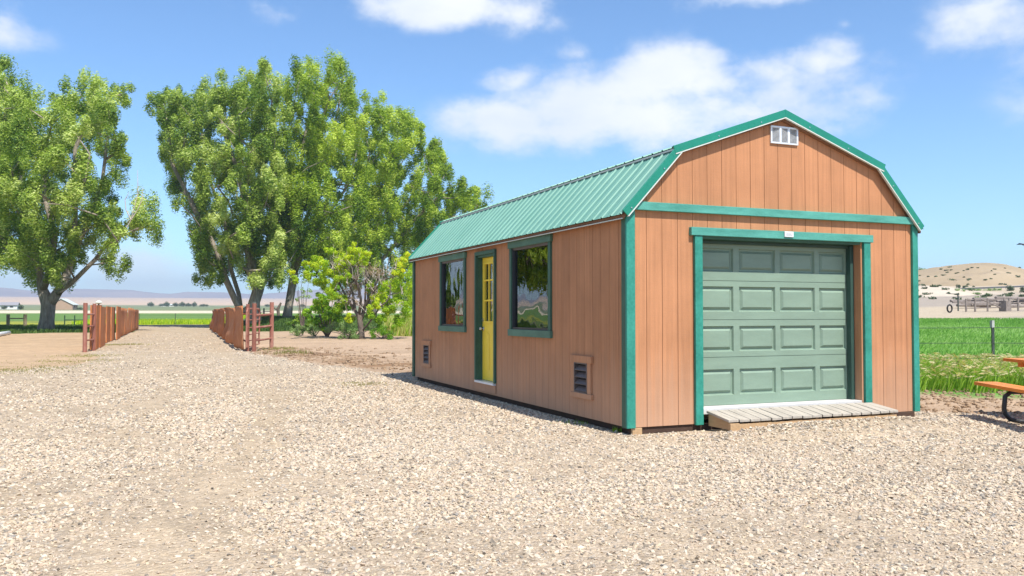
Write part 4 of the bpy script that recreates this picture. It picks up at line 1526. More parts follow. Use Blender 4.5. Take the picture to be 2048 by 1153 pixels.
for _ in range(150):
    u = R3.gauss(718, 34); v = R3.gauss(560, 26)
    if v > 640 or v < 505: continue
    tw_t.append(at(u, v, YD + R3.uniform(-.9, .9)))
mb, _P = grow(stems, tw_t, 0.17, 0.011, 0.05, 6, 0.05)
mb.build('trunk', M_BARK2, ytree, 0, True)
mb = MB()
for _ in range(420):                      # fine bare twigs
    s = R3.choice(tw_t)
    dirv = Vector((R3.gauss(0, .35), R3.gauss(0, .35), abs(R3.gauss(.5, .35)))) * R3.uniform(.3, .9)
    mid = s + dirv * .5 + Vector((R3.gauss(0, .04), R3.gauss(0, .04), 0))
    mb.tube([s - dirv * .25, mid, s + dirv], [.012, .008, .003], 4, False)
mb.build('bare_twigs', M_TWIG, ytree)['kind'] = 'stuff'


def clumps(items, d, dj, sub=4):
    c = []; r = []; t = []
    for (u, v, rp, tn) in items:
        for _ in range(sub):
            q = at(u + R3.gauss(0, rp * .55), v + R3.gauss(0, rp * .5), d + R3.gauss(0, dj))
            c.append(list(q)); rr_ = rp * .5 * d / FPX * R3.uniform(.6, 1.2); r.append([rr_ * 1.15, rr_, rr_]); t.append(tn + R3.gauss(0, .12))
    return np.array(c), np.array(r), np.array(t)


Yc = [(680, 525, 14, .75), (695, 512, 12, .85), (708, 520, 12, .8), (690, 540, 13, .7), (732, 508, 9, .7), (728, 522, 8, .6), (640, 527, 13, .5), (625, 532, 10, .5), (612, 527, 6, .8), (655, 540, 12, .6),
      (805, 522, 9, .9), (800, 538, 8, .9), (812, 512, 7, .9), (795, 550, 8, .7), (820, 550, 12, .5), (790, 575, 16, .5), (810, 580, 16, .5), (775, 590, 14, .6), (825, 600, 14, .4), (800, 600, 16, .45), (760, 600, 12, .7), (748, 612, 10, .8),
      (752, 595, 9, .8), (770, 618, 12, .6), (635, 565, 12, .5), (655, 575, 14, .45), (665, 590, 12, .5), (690, 600, 8, .6), (645, 555, 10, .6), (698, 634, 8, .9), (700, 643, 6, .95), (790, 622, 14, .45), (815, 625, 14, .4),
      (672, 555, 10, .6), (720, 505, 8, .7), (590, 560, 6, .6), (770, 635, 8, .5), (580, 545, 5, .9), (650, 600, 14, .3), (670, 615, 12, .25), (740, 630, 10, .35), (760, 640, 9, .3), (800, 640, 12, .3), (688, 560, 10, .5), (742, 575, 10, .5), (660, 505, 9, .6), (708, 500, 10, .8), (765, 570, 10, .5), (620, 550, 10, .45)]
c_, r_, t_ = clumps(Yc, YD, .7, 7)
V, Q, T = leaves(c_, r_ * 1.25, 230, 0.076, wind=(.3, 0, -.2), tint_c=t_ - .12, aspect=.6, spread=.18)
npmesh('crown', V, Q, M_LEAFY, ytree, T)
c_, r_, t_ = clumps([(715, 565, 16, .5), (722, 585, 14, .5), (705, 590, 12, .4), (740, 540, 12, .5), (712, 610, 10, .5), (760, 545, 8, .4)], YD, .4, 5)
V, Q, T = leaves(c_, r_, 55, 0.07, wind=(0, 0, -.7), tint_c=t_, aspect=.3)
npmesh('dry_leaves', V, Q, M_DEADL, ytree, T)

# green bush left behind it
def bush(name, label, cat, group, items, d, dj, n_, sz, mat, base_u, aspect=.5, sub=4, wind=(.3, 0, .3), stem=True):
    b = at_g(base_u, d)
    root = empty(name, b, label, cat, group)
    c_, r_, t_ = clumps(items, d, dj, sub)
    c_[:, 2] = np.maximum(c_[:, 2], [gz(p[0], p[1]) + .05 for p in c_])
    V, Q, T = leaves(c_, r_, n_, sz, wind=wind, tint_c=t_, aspect=aspect)
    npmesh('foliage', V, Q, mat, root, T)
    if stem:
        mb = MB()
        for i in range(0, len(c_), 3):
            mb.tube([b - Vector((0, 0, .05)), b.lerp(Vector(c_[i]), .55) + Vector((0, 0, .05)), Vector(c_[i])], [.03, .02, .008], 5)
        mb.build('stems', M_BARK2, root)
    return root


bush('green_bush', 'bright green bush left of the small yellow tree', 'bush', None,
     [(625, 640, 15, .4), (640, 622, 15, .5), (655, 635, 18, .4), (630, 615, 12, .5), (650, 605, 14, .6), (668, 615, 15, .5), (672, 640, 16, .35), (645, 650, 15, .3), (660, 590, 12, .5), (680, 598, 10, .5), (615, 628, 9, .5), (690, 615, 10, .3), (678, 575, 9, .3)],
     48, .9, 95, .16, M_LEAFG, 655, .55, 5)
bush('pale_bush', 'wispy pale green sapling behind the bright green bush', 'bush', None,
     [(598, 560, 9, .7), (605, 580, 9, .7), (615, 560, 9, .8), (600, 600, 8, .7), (618, 590, 8, .7), (608, 545, 7, .8)],
     52, .5, 30, .13, M_SAGE, 606, .3, 4)
bush('dark_bush', 'dark green bush in the shade between the tall trees and the yellow tree', 'bush', None,
     [(600, 640, 12, .1), (620, 645, 12, .1), (590, 648, 10, .1), (612, 630, 8, .1)], 66, .9, 60, .2, M_LEAFB, 605, .5, 5)
SG = 'sage clumps round the small yellow tree'
for (lab, its, dd_, bu) in [
    ('grey-green sage clump leftmost at the edge of the dirt', [(592, 662, 8, .6), (600, 655, 7, .7), (604, 664, 6, .5)], 50, 597),
    ('grey-green sage clump under the bright green bush', [(628, 662, 9, .5), (642, 658, 9, .6), (618, 666, 6, .5)], 49, 630),
    ('sage clump just left of the yellow tree trunk', [(690, 668, 10, .3), (702, 664, 10, .4), (710, 674, 9, .3), (682, 660, 8, .5), (678, 676, 7, .3)], 44.5, 695),
    ('feathery sage clump behind the yellow tree trunk', [(672, 655, 9, .7), (660, 662, 8, .6), (740, 655, 9, .6), (752, 662, 9, .6)], 47, 706),
    ('dark green sage clump just right of the yellow tree trunk', [(750, 672, 8, .25), (762, 668, 10, .2), (775, 674, 9, .15), (768, 660, 8, .3), (782, 678, 5, .2)], 44, 766)]:
    bush('sage_bush', lab, 'bush', SG, [(a_, b_ - 2, c_ * 1.35, e_) for (a_, b_, c_, e_) in its], dd_, .4, 110, .10, M_SAGE if 'dark' not in lab else M_LEAFG, bu, .22, 6, (.2, 0, 1.2), True)
# gnarled post-like dead trunk in the field
b = at_g(556, 110)
ds = empty('dead_trunk', b, 'short dead brown trunk with a broken top between the two tall tree trunks', 'dead tree')
mb = MB()
mb.tube([b - Vector((0, 0, .2)), at(557, 632, 110), at(556, 618, 110), at(562, 606, 110)], [.22, .2, .22, .12], 7)
mb.tube([at(557, 622, 110), at(548, 616, 110), at(545, 610, 110)], [.16, .12, .06], 6)
mb.build('trunk', M_BARK2, ds)

# ------------------------------------------------------------------ fences of rusty sheet by the drive
def gpt(u, v):
    return on_ground(u, v)


def sheet_fence(name, label, p0, p1, n_, h, seed, side, gaps=(), flat=False):
    """p0 near end, p1 far end; every sheet its own warped piece"""
    R_ = random.Random(seed)
    root = empty(name, p0, label, 'fence', 'rusty fences along the drive')
    d = (p1 - p0); ln = d.length; d.normalize()
    nrm = Vector((-d.y, d.x, 0)) * side
    e = [0.0]
    for k in range(n_):
        e.append(e[-1] + R_.uniform(.85, 1.15))
    e = [q / e[-1] * ln for q in e]
    for k in range(n_):
        a, b = e[k], e[k + 1] + 0.04
        if k in gaps: b -= 0.9
        am = R_.uniform(.18, .30) if not flat else R_.uniform(.02, .07)
        ph = R_.uniform(0, .8); slant = R_.uniform(-.06, .06)
        nv, nu = 8, 8
        V = []; F = []
        hh = h * R_.uniform(.97, 1.03)
        for s_ in (0, 1):
            for i in range(nu + 1):
                for j in range(nv + 1):
                    fu, fv = i / nu, j / nv
                    s1_ = a + (b - a) * fu
                    bow = am * math.sin(fu * pi) * (0.5 + .5 * math.sin(fv * 5.2 + ph + fu * 1.2)) + slant * fv
                    edge = 0.10 * math.sin(fv * 5 + ph) * (1 if not flat else .4)
                    q = p0 + d * (s1_ + edge) + nrm * (bow + 0.012 * s_ + 0.03 * (k % 2))
                    V.append(Vector((q.x, q.y, gz(q.x, q.y) + 0.05 + hh * fv)))
        m = (nu + 1) * (nv + 1)
        for i in range(nu):
            for j in range(nv):
                q = i * (nv + 1) + j
                F.append((q, q + 1, q + nv + 2, q + nv + 1))
                F.append((m + q, m + q + nv + 1, m + q + nv + 2, m + q + 1))
        for j in range(nv):
            q = j; F.append((q, m + q, m + q + 1, q + 1))
            q = nu * (nv + 1) + j; F.append((q, q + 1, m + q + 1, m + q))
        for i in range(nu):
            q = i * (nv + 1) + nv; F.append((q, m + q, m + q + nv + 1, q + nv + 1))
            q = i * (nv + 1); F.append((q, q + nv + 1, m + q + nv + 1, m + q))
        MB().add(V, F).build('fence_panel', M_RUST, root, 0, True)
    for k in range(n_ + 1):
        q = p0 + d * e[k] - nrm * 0.10
        z = gz(q.x, q.y)
        MB().tube([(q.x, q.y, z - .2), (q.x, q.y, z + h + R_.uniform(-.05, .04))], .055, 8).build('fence_post', M_RUSTP, root)
    mb = MB()
    for zz in (.35, h - .25):
        mb.tube([(*(p0 + d * t_ * ln - nrm * .05).xy, gz(*(p0 + d * t_ * ln).xy) + zz) for t_ in np.linspace(0, 1, 12)], .03, 6)
    mb.build('fence_rail', M_RUSTP, root)
    return root


sheet_fence('sheet_fence', 'rusty warped steel sheet fence on the right side of the drive', gpt(488, 703), gpt(425, 659), 8, 1.55, 3, 1)
lf = sheet_fence('sheet_fence', 'rusty upright sheet and plank fence on the left side of the drive', gpt(238, 676), gpt(276, 659), 6, 1.62, 4, -1, flat=True)
b = gpt(424, 657)


def slab(root, u0, u1, vt, vb, dep, th=.05, skew=0.0):
    """upright plank whose faces are seen at an angle"""
    p0 = gpt(u0, vb); dd_ = (p0 - CAM).dot(ray(1024, 576.5).normalized())
    q0 = at(u0, vb, dd_); q1 = at(u1, vb - (u1 - u0) * 0.30, dd_ + dep)
    q1.z = gz(q1.x, q1.y); q0.z = gz(q0.x, q0.y)
    h = at(u0, vt, dd_).z - q0.z
    d = (q1 - q0).normalized(); n_ = Vector((d.y, -d.x, 0)) * th
    V = []; F = []
    K = 7
    for j in range(K + 1):
        f = j / K; w_ = .035 * math.sin(f * 6 + u0)
        for q in (q0, q1):
            for s_ in (0, 1):
                c = q + d * w_ + n_ * s_ + Vector((0, 0, h * f + .02))
                V.append(c)
    for j in range(K):
        o = j * 4
        F += [(o, o + 2, o + 6, o + 4), (o + 1, o + 5, o + 7, o + 3), (o, o + 4, o + 5, o + 1), (o + 2, o + 3, o + 7, o + 6)]
    F += [(0, 1, 3, 2), (K * 4, K * 4 + 2, K * 4 + 3, K * 4 + 1)]
    return MB().add(V, F).build('fence_plank', M_RUST, root, 0)


for (a, b_, vt, vb, dep) in [(189, 200, 612, 701, 2.2), (197.5, 208, 614, 697, 3.2), (211, 220, 614, 687, 3.0), (220.5, 227.5, 615, 684, 3.0), (232, 239, 614, 681, 3.0), (179, 187, 612, 702, 1.0)]:
    slab(lf, a, b_, vt, vb, dep)

# left pipe end frame (ladder-like)
pa = gpt(169.5, 705); pb = gpt(187.5, 702.5)
pf = empty('pipe_gate', pa, 'rusty pipe frame with three rungs at the near end of the left fence', 'gate', 'rusty pipe gates by the drive')
H1 = 1.70
MB().tube([pa - Vector((0, 0, .2)), pa + Vector((0, 0, H1))], .07, 10).build('pipe_post', M_RUSTP, pf)
MB().tube([pb - Vector((0, 0, .2)), pb + Vector((0, 0, H1))], .06, 10).build('pipe_post', M_RUSTP, pf)
for zz in (.52, 1.0, 1.42):
    MB().tube([pa + Vector((0, 0, zz - .12)), pb + Vector((0, 0, zz - .10))], .028, 8).build('rung', M_RUSTP, pf)

# right pipe gate
p1 = gpt(508, 705); p2 = gpt(543, 699)
pr_ = empty('pipe_fence', p1, 'rusty pipe posts with three rails right of the drive entrance', 'fence')
MB().tube([p1 - Vector((0, 0, .2)), p1 + Vector((0, 0, 1.70))], .075, 10).build('pipe_post', M_RUSTP, pr_)
MB().tube([p2 - Vector((0, 0, .2)), p2 + Vector((0, 0, 1.72))], .075, 10).build('pipe_post', M_RUSTP, pr_)
MB().tube([gpt(495, 703) - Vector((0, 0, .2)), gpt(495, 703) + Vector((0, 0, 1.66))], .06, 10).build('pipe_post', M_RUSTP, pr_)
for zz in (.40, 0.86, 1.28):
    MB().tube([p1 + Vector((0, 0, zz)), p1.lerp(p2, .5) + Vector((0, 0, zz - .01)), p2 + Vector((0, 0, zz))], .032 if zz < .8 else .042, 8).build('rail', M_RUSTP, pr_)
q1 = gpt(493, 704); q2 = gpt(518, 696)
gt_ = empty('pipe_gate', q1, 'rusty pipe gate leaf with rounded corner folded back against its posts', 'gate', 'rusty pipe gates by the drive')
up = Vector((0, 0, 1))
qq = [q1 + up * .15, q1 + up * 1.40, q1.lerp(q2, .06) + up * 1.5, q1.lerp(q2, .94) + up * 1.5, q2 + up * 1.42, q2 + up * .15]
MB().tube(qq, .034, 8).build('gate_frame', M_RUSTP, gt_)
for zz in (.15, .36, .58, .82, 1.10, 1.30):
    MB().tube([q1 + up * zz, q2 + up * zz], .022, 8).build('rung', M_RUSTP, gt_)
MB().tube([q1.lerp(q2, .5) + up * .15, q1.lerp(q2, .5) + up * 1.5], .022, 8).build('brace', M_RUSTP, gt_)
# wheel hoop beyond the right fence
hb = at_g(446, 72)
hp = empty('metal_hoop', hb, 'thin rusty wheel rim standing behind the right sheet fence', 'wheel')
mb = MB()
rad = 0.88
cpt = hb + up * rad
mb.tube([cpt + Vector((cos(a) * rad, 0.25 * cos(a), sin(a) * rad)) for a in np.linspace(0, 2 * pi, 33)], .03, 6, False)
for a in np.linspace(0, pi, 5)[:-1]:
    mb.tube([cpt + Vector((cos(a) * rad, .25 * cos(a), sin(a) * rad)), cpt - Vector((cos(a) * rad, .25 * cos(a), sin(a) * rad))], .012, 5)
mb.build('wheel_rim', M_RUSTP, hp)
# post with pale cap behind the left planks
cb = at_g(197.5, 52)
cp = empty('capped_post', cb, 'post with a pale cap sticking up behind the left planks', 'post')
MB().tube([cb, cb + up * 2.0], .05, 8).build('post', M_BARK2, cp)
MB().tube([cb + up * 1.92, cb + up * 2.0, cb + up * 2.12], [.10, .22, .08], 10).build('cap', M_DRIP, cp)

# ------------------------------------------------------------------ left background things
def rail_fence(name, label, cat, pts, h, rails, mat, pr=.06, rr=.045, group=None):
    root = empty(name, pts[0], label, cat, group)
    for p in pts:
        MB().tube([p - up * .2, p + up * h], pr, 7).build('post', mat, root)
    for a, b in zip(pts[:-1], pts[1:]):
        for zz in rails:
            MB().tube([a + up * zz, b + up * zz], rr, 6).build('rail', mat, root)
    return root


rail_fence('pipe_gate', 'dark green two-rail gate in the left field behind the fence', 'gate', [at_g(130, 80), at_g(150, 80), at_g(170, 80)], 1.15, (.15, .72), M_GPIPE, .05, .04)
rail_fence('rail_fence', 'pale wooden two-post rail at the far left field', 'fence', [at_g(17, 82), at_g(51, 82)], 1.25, (.85,), M_WOODP, .16, .06)
rail_fence('wire_fence', 'thin field fence posts beyond the end of the drive', 'fence', [at_g(u, 104) for u in (279, 351, 430)], 1.35, (1.1, .6), M_TPOST, .035, .008)
rail_fence('pipe_gate', 'short green gate posts behind the pipe fence under the trees', 'gate', [at_g(519, 96), at_g(528, 96), at_g(545, 96)], 1.1, (.7,), M_GPIPE, .09, .05)
# white pipe lying on the ground at the left edge
a, b = gpt(-30, 679), gpt(18, 669)
MBp = MB().tube([a + up * .10, a.lerp(b, .5) + up * .12, b + up * .10], .12, 10)
o = MBp.build('white_pipe', M_WHITE, None, 0, True)
tag(o, 'white pipe lying on the dirt at the left edge', 'pipe')


def house(name, label, u, d, wx, wy, h, rh, wall, roof_, over=.3, rot=0.0, wins=2):
    b = at_g(u, d)
    root = empty(name, b, label, 'building')
    cr, sr = cos(rot), sin(rot)

    def tf(x, y, z):
        return (b.x + x * cr - y * sr, b.y + x * sr + y * cr, b.z + z)
    V = [tf(x, y, z) for z in (-.5, h) for (x, y) in ((-wx / 2, -wy / 2), (wx / 2, -wy / 2), (wx / 2, wy / 2), (-wx / 2, wy / 2))] + [tf(-wx / 2, 0, h + rh), tf(wx / 2, 0, h + rh)]
    MB().add(V, [(0, 1, 5, 4), (1, 2, 6, 9, 5), (2, 3, 7, 6), (3, 0, 4, 8, 7), (0, 3, 2, 1), (4, 5, 9, 8), (6, 7, 8, 9)]).build('wall', wall, root)
    rb = MB()
    for s in (-1, 1):
        k = over / (wy / 2)
        y_, z_ = s * (wy / 2 + over), h - rh * k
        P_ = [tf(-wx / 2 - over, y_, z_ + .05), tf(wx / 2 + over, y_, z_ + .05), tf(wx / 2 + over, 0, h + rh + .05), tf(-wx / 2 - over, 0, h + rh + .05)]
        rb.add(P_ + [(p[0], p[1], p[2] + .15) for p in P_], [(0, 1, 2, 3), (7, 6, 5, 4), (0, 4, 5, 1), (1, 5, 6, 2), (2, 6, 7, 3), (3, 7, 4, 0)])
    rb.build('roof', roof_, root)
    for k in range(wins):
        x = -wx / 2 + wx * (k + 1) / (wins + 1)
        P_ = [tf(x - .5, -wy / 2 - .04, h * .45), tf(x + .5, -wy / 2 - .04, h * .45), tf(x + .5, -wy / 2 - .04, h * .8), tf(x - .5, -wy / 2 - .04, h * .8)]
        MB().add(P_ + [(p[0] + sr * .03, p[1] + .04, p[2]) for p in P_], [(0, 1, 2, 3), (7, 6, 5, 4), (0, 4, 5, 1), (1, 5, 6, 2), (2, 6, 7, 3), (3, 7, 4, 0)]).build('window', M_DARK, root)
    return root


house('farmhouse', 'low white farmhouse with a grey roof far off at the left edge', 20, 290, 5.0, 5, 1.4, .9, M_WALLW, M_ROOFG)
house('farm_shed', 'tan shed with white roof edges far off right of the broad tree trunk', 128, 290, 8, 7, 1.7, 1.9, M_WALLT, M_DRIP, rot=1.45)
for (u, lab) in ((327, 'long white far shed between distant trees at the end of the drive'), (343, 'small white far building right of the long white far shed')):
    house('far_building', lab, u, 640, 4.2 if u < 330 else 3.5, 4, 1.1, .5, M_WALLW, M_DRIP, wins=1)


def far_tree(u, v, wpx, hpx, d, lab, mat=M_FAR, name='distant_tree', group='distant trees on the plain', n_=160):
    b = at_g(u, d)
    w_ = wpx * d / FPX; h = hpx * 1.35 * d / FPX
    root = empty(name, b, lab, 'tree', group)
    k = max(4, int(wpx / 2))
    cs = []; rs = []
    for i in range(k):
        f = (i + .5) / k - .5
        hh = h * (0.62 + .3 * cos(f * pi)) * R3.uniform(.85, 1.1)
        cs.append([b.x + f * w_ * .8, b.y + R3.uniform(-.3, .3) * w_, b.z + hh * .55]); rs.append([w_ / k * 1.1 + h * .12, w_ / k + h * .15, hh * .5])
    V, Q, T = leaves(cs, rs, n_, h * .16, tint_c=np.array([R3.uniform(.2, .7) for _ in cs]))
    npmesh('crown', V, Q, mat, root, T)
    MB().tube([b - up * .3, b + up * h * .5], h * .05, 6).build('trunk', M_BARK2, root)


for (u, wp, hp_, lab) in [(302, 12, 7.5, 'round dark distant tree leftmost beyond the end of the drive'), (322, 7, 5, 'small distant tree left of the far white shed'), (333, 12, 8, 'bushy distant tree between the two far white buildings'),
                          (351, 10, 7, 'low distant tree right of the small far building'), (364, 11, 8, 'wide distant tree in the middle of the far row'), (377, 13, 6, 'low wide distant tree right of centre in the far row'),
                          (389, 7, 8, 'narrow distant tree near the right rusty fence'), (408, 18, 5, 'long low distant hedge tree touching the right fence top'), (535, 10, 5, 'distant tree seen between the two tall trunks'),
                          (605, 14, 5, 'low distant tree right of the single grey trunk'), (8, 9, 6, 'distant tree beside the farmhouse'), (42, 8, 8, 'distant tree between farmhouse and the broad tree trunk'), (160, 12, 5, 'distant tree just left of the left fence')]:
    far_tree(u, 615, wp, hp_, 620 if u > 200 else 280, lab)

# ------------------------------------------------------------------ right background
for (u, v, wp, hp_, d, mat, lab) in [
    (1846, 540, 22, 10, 235, M_SAGE, 'green bush on the crest of the hill beside the shed'),
    (1880, 574, 18, 12, 132, M_FAR, 'dark round scrub bush at the hill foot nearest the shed'),
    (1916, 582, 20, 12, 118, M_SAGE, 'yellowish scrub bush on the pale mound above the thin pole'),
    (1921, 573, 14, 9, 150, M_FAR, 'small dark scrub bush behind the yellowish one'),
    (1955, 580, 46, 8, 133, M_SAGE, 'long low scrub strip along the hill foot'),
    (1990, 580, 34, 9, 131, M_SAGE, 'second long low scrub strip along the hill foot'),
    (2022, 578, 24, 14, 128, M_FAR, 'tall dark scrub bush at the hill foot near the right edge'),
    (2050, 578, 16, 12, 128, M_FAR, 'scrub bush cut by the right edge at the hill foot'),
    (1955, 587, 18, 5, 112, M_SAGE, 'low scrub tuft in the middle of the pale mound'),
    (1978, 589, 16, 6, 111, M_SAGE, 'low scrub tuft right of the one in the middle of the mound'),
    (1958, 594, 12, 5, 100, M_SAGE, 'lowest scrub tuft on the pale mound')]:
    b = at_g(u, d)
    zb = at(u, v + hp_ * .5, d).z
    w_, h = wp * d / FPX, hp_ * d / FPX
    root = empty('scrub_bush', (b.x, b.y, zb), lab, 'bush', 'scrub bushes on the badland hill')
    k = max(4, int(wp / 5))
    cs = [[b.x + (i + .5) / k * w_ - w_ / 2, b.y + R3.uniform(-.5, .5), zb + h * R3.uniform(.3, .6)] for i in range(k)]
    rs = [[w_ / k * .9, w_ / k, h * R3.uniform(.35, .55)] for i in range(k)]
    V, Q, T = leaves(cs, rs, 110, h * .22, tint_c=np.array([R3.uniform(.1, .6) for _ in cs]))
    npmesh('foliage', V, Q, mat, root, T)
# many small scrubs dotted on the hill and mound: beyond counting, one object
cs = []; rs = []
dg = bpy.context.evaluated_depsgraph_get()
dg.update()
for _ in range(110):
    u = R3.uniform(1780, 2150); v = R3.uniform(535, 606)
    w_ = ray(u, v).normalized()
    hit, loc, nn_, ii, ob_, mm = scene.ray_cast(dg, CAM + w_ * 70, w_)
    if not hit or ob_.name not in ('hill', 'low_hill', 'badland'): continue
    s_ = R3.uniform(.2, .55) * (1 if v > 560 else .8)
    cs.append([loc.x, loc.y, loc.z + s_ * .3]); rs.append([s_ * R3.uniform(1, 2.2), s_, s_ * .5])
if cs:
    V, Q, T = leaves(cs, rs, 40, .35, tint_c=np.array([R3.uniform(0, .5) for _ in cs]))
    o = npmesh('hill_scrub', V, Q, M_FAR, None, T)
    tag(o, 'sparse dark scrub dotted over the badland hill', 'scrub', None, 'stuff')

# grey corral rails and pole
pts = [at_g(u, 64) for u in (1932, 1950, 1975, 2008, 2018, 2036, 2062)]
rail_fence('corral_fence', 'weathered grey corral rails beyond the meadow near the right edge', 'fence', pts, 1.0, (.30, .62, .92), M_GREYW, .07, .035)
root = bpy.data.objects['corral_fence']
MB().tube([at_g(1962, 64) + up * .95, at_g(2012, 64) + up * .1], .05, 6).build('brace', M_GREYW, root)
MB().box(at_g(2010, 64).x - .28, at_g(2010, 64).x + .28, at_g(2010, 64).y - .3, at_g(2010, 64).y + .3, at_g(2010, 64).z - .1, at_g(2010, 64).z + .8).build('feed_box', M_GREYW, root)
b = at_g(1916, 66)
tp = empty('tall_pole', b, 'thin dark pole with a short crossbar beyond the meadow', 'pole')
MB().tube([b, b + up * 1.35], .05, 7).build('pole', M_TPOST, tp)
MB().tube([b + up * 1.33, b + up * 1.33 + Vector((-.75, .25, 0.02))], .03, 6).build('crossbar', M_TPOST, tp)
b = at_g(1899, 63)
ty = MB()
ty.tube([b + up * .32 + Vector((cos(a) * .24, 0, sin(a) * .27)) for a in np.linspace(0, 2 * pi, 17)], .06, 6, False)
tag(ty.build('old_tyre', M_BLACK), 'small dark tyre hanging by the thin pole beyond the meadow', 'tyre')
# weathered log pile band behind the rails
lg = empty('log_pile', at_g(1990, 72), 'long grey heap of weathered boards behind the corral rails', 'log pile')
for k in range(26):
    u = R3.uniform(1925, 2090); p = at_g(u, 72 + R3.uniform(-1, 1.5))
    hh = R3.uniform(.05, .85)
    a = Vector((R3.uniform(1.0, 2.4), R3.uniform(-.4, .4), R3.uniform(-.06, .06)))
    MB().tube([p + up * hh - a, p + up * (hh + .03), p + up * hh + a], R3.uniform(.06, .12), 6).build('board', M_GREYW, lg)

# wire fence in the meadow edge: steel T-post and wires
b = Vector((10.38, 3.70, gz(10.38, 3.70)))
wf = empty('t_post', b, 'dark steel fence post with pale tip in the tall grass carrying thin wires', 'fence')
MB().box(b.x - .032, b.x + .032, b.y - .004, b.y + .004, b.z - .1, b.z + 1.02).box(b.x - .004, b.x + .004, b.y + .004, b.y + .04, b.z - .1, b.z + 1.02).build('post', M_TPOST, wf)
MB().box(b.x - .034, b.x + .034, b.y - .006, b.y + .042, b.z + 1.02, b.z + 1.16).build('post_tip', M_TPTIP, wf)
fd = Vector((0.86, -.51, 0)).normalized()
for k, zz in enumerate((1.02, .72, .42)):
    for s in (-1, 1):
        e = b + fd * s * 7 + up * zz
        MB().tube([b + up * zz - Vector((0, .008, 0)), b + fd * s * 3.5 + up * (zz - .03), e], .006, 5).build('wire', M_TPOST, wf)
for s in (-1, 1):
    e = b + fd * s * 7
    z_ = gz(e.x, e.y)
    MB().box(e.x - .03, e.x + .03, e.y - .004, e.y + .004, z_ - .1, z_ + 1.1).build('post', M_TPOST, wf)

# ------------------------------------------------------------------ orange picnic table
A = Vector((-.456, -.89, 0)).normalized(); B = Vector((.89, -.456, 0)).normalized()
T0 = Vector((4.884, -.302, 0))                   # seat end corner
ptab = empty('picnic_table', T0 + A * .9 + B * .8 + up * gz(4.9, -1.2), 'bright orange picnic table on black bent-tube legs at the right edge', 'table')


def plank(o, ln, wd, th, name, mat=M_ORANGE):
    """o: corner on top surface; along A, across B, down th"""
    return MB().obox(o - up * th, A * ln, B * wd, up * th).build(name, mat, ptab, .004)


zs, zt = .375, .66
LEN = 1.85
for k in range(2):
    plank(T0 + B * (k * .142) + up * zs, LEN, .136, .040, 'seat_plank')
    plank(T0 + B * (1.52 + k * .142) + up * zs, LEN, .136, .040, 'seat_plank')
TT = Vector((5.62, -.10, 0))
tb0 = T0 + B * .52 - A * .34
for k in range(5):
    plank(tb0 + B * (k * .146) + up * zt, LEN + .5, .140, .040, 'table_plank')
for s in (.25, LEN - .05):
    plank(tb0 + A * s + B * .06 + up * (zt - .0405), .09, .61, .06, 'cross_batten')
gzt = gz(4.6, -1.0)
for s in (.72, LEN - .45):
    c0 = T0 + A * s
    zg = gzt + .04
    pth = [c0 + B * .05 + up * (zs - .055), c0 + B * .02 + up * (zs - .10)]
    pth = [c0 + B * .30 + up * (zs - .062), c0 + B * .10 + up * (zs - .066), c0 + B * .035 + up * (zs - .12), c0 + B * .02 + up * .10, c0 + B * .035 + up * (zg + .09), c0 + B * .09 + up * (zg + .02), c0 + B * .2 + up * zg, c0 + B * 1.55 + up * zg,
           c0 + B * 1.67 + up * (zg + .03), c0 + B * 1.73 + up * (zg + .10), c0 + B * 1.74 + up * (zs - .12), c0 + B * 1.70 + up * (zs - .066), c0 + B * 1.45 + up * (zs - .062)]
    MB().tube(pth, .027, 10).build('leg_frame', M_BLKSTL, ptab, 0, True)
    for q in (.58, 1.16):
        MB().tube([c0 + B * q + up * zg, c0 + B * q + up * (zt - .045)], .025, 8).build('upright', M_BLKSTL, ptab)
    MB().tube([c0 + B * .40 + up * (zg - .001), c0 + B * .46 + up * (zg - .001)], .040, 10).build('clamp', M_STEEL, ptab)

# ------------------------------------------------------------------ grass
def blades(px, py, hts, wd, lean=(0.25, -0.1), tint=None, mat=M_GRASS, name='grass', pz=None):
    n_ = len(px)
    z = height(px, py) if pz is None else pz
    an = rng.uniform(0, 2 * pi, n_)
    dx_, dy_ = np.cos(an) * wd / 2, np.sin(an) * wd / 2
    lx = (lean[0] + rng.normal(0, .22, n_)) * hts; ly = (lean[1] + rng.normal(0, .22, n_)) * hts
    base = np.stack([px, py, z - .01], -1)
    s = np.stack([dx_, dy_, 0 * dx_], -1)
    m1 = base + np.stack([lx * .35, ly * .35, hts * .6], -1)
    tp_ = base + np.stack([lx, ly, hts * np.sqrt(np.maximum(.2, 1 - .5 * (lx ** 2 + ly ** 2) / hts ** 2))], -1)
    V = np.stack([base - s, base + s, m1 + s * .8, m1 - s * .8, tp_ + s * .12, tp_ - s * .12], 1).reshape(-1, 3)
    i = np.arange(n_)[:, None] * 6
    Q = np.concatenate([i + np.array([[0, 1, 2, 3]]), i + np.array([[3, 2, 4, 5]])], 0)
    t = np.repeat(np.clip(tint, 0, 1), 6)
    o = npmesh(name, V, Q, mat, None, t)
    return o, tp_


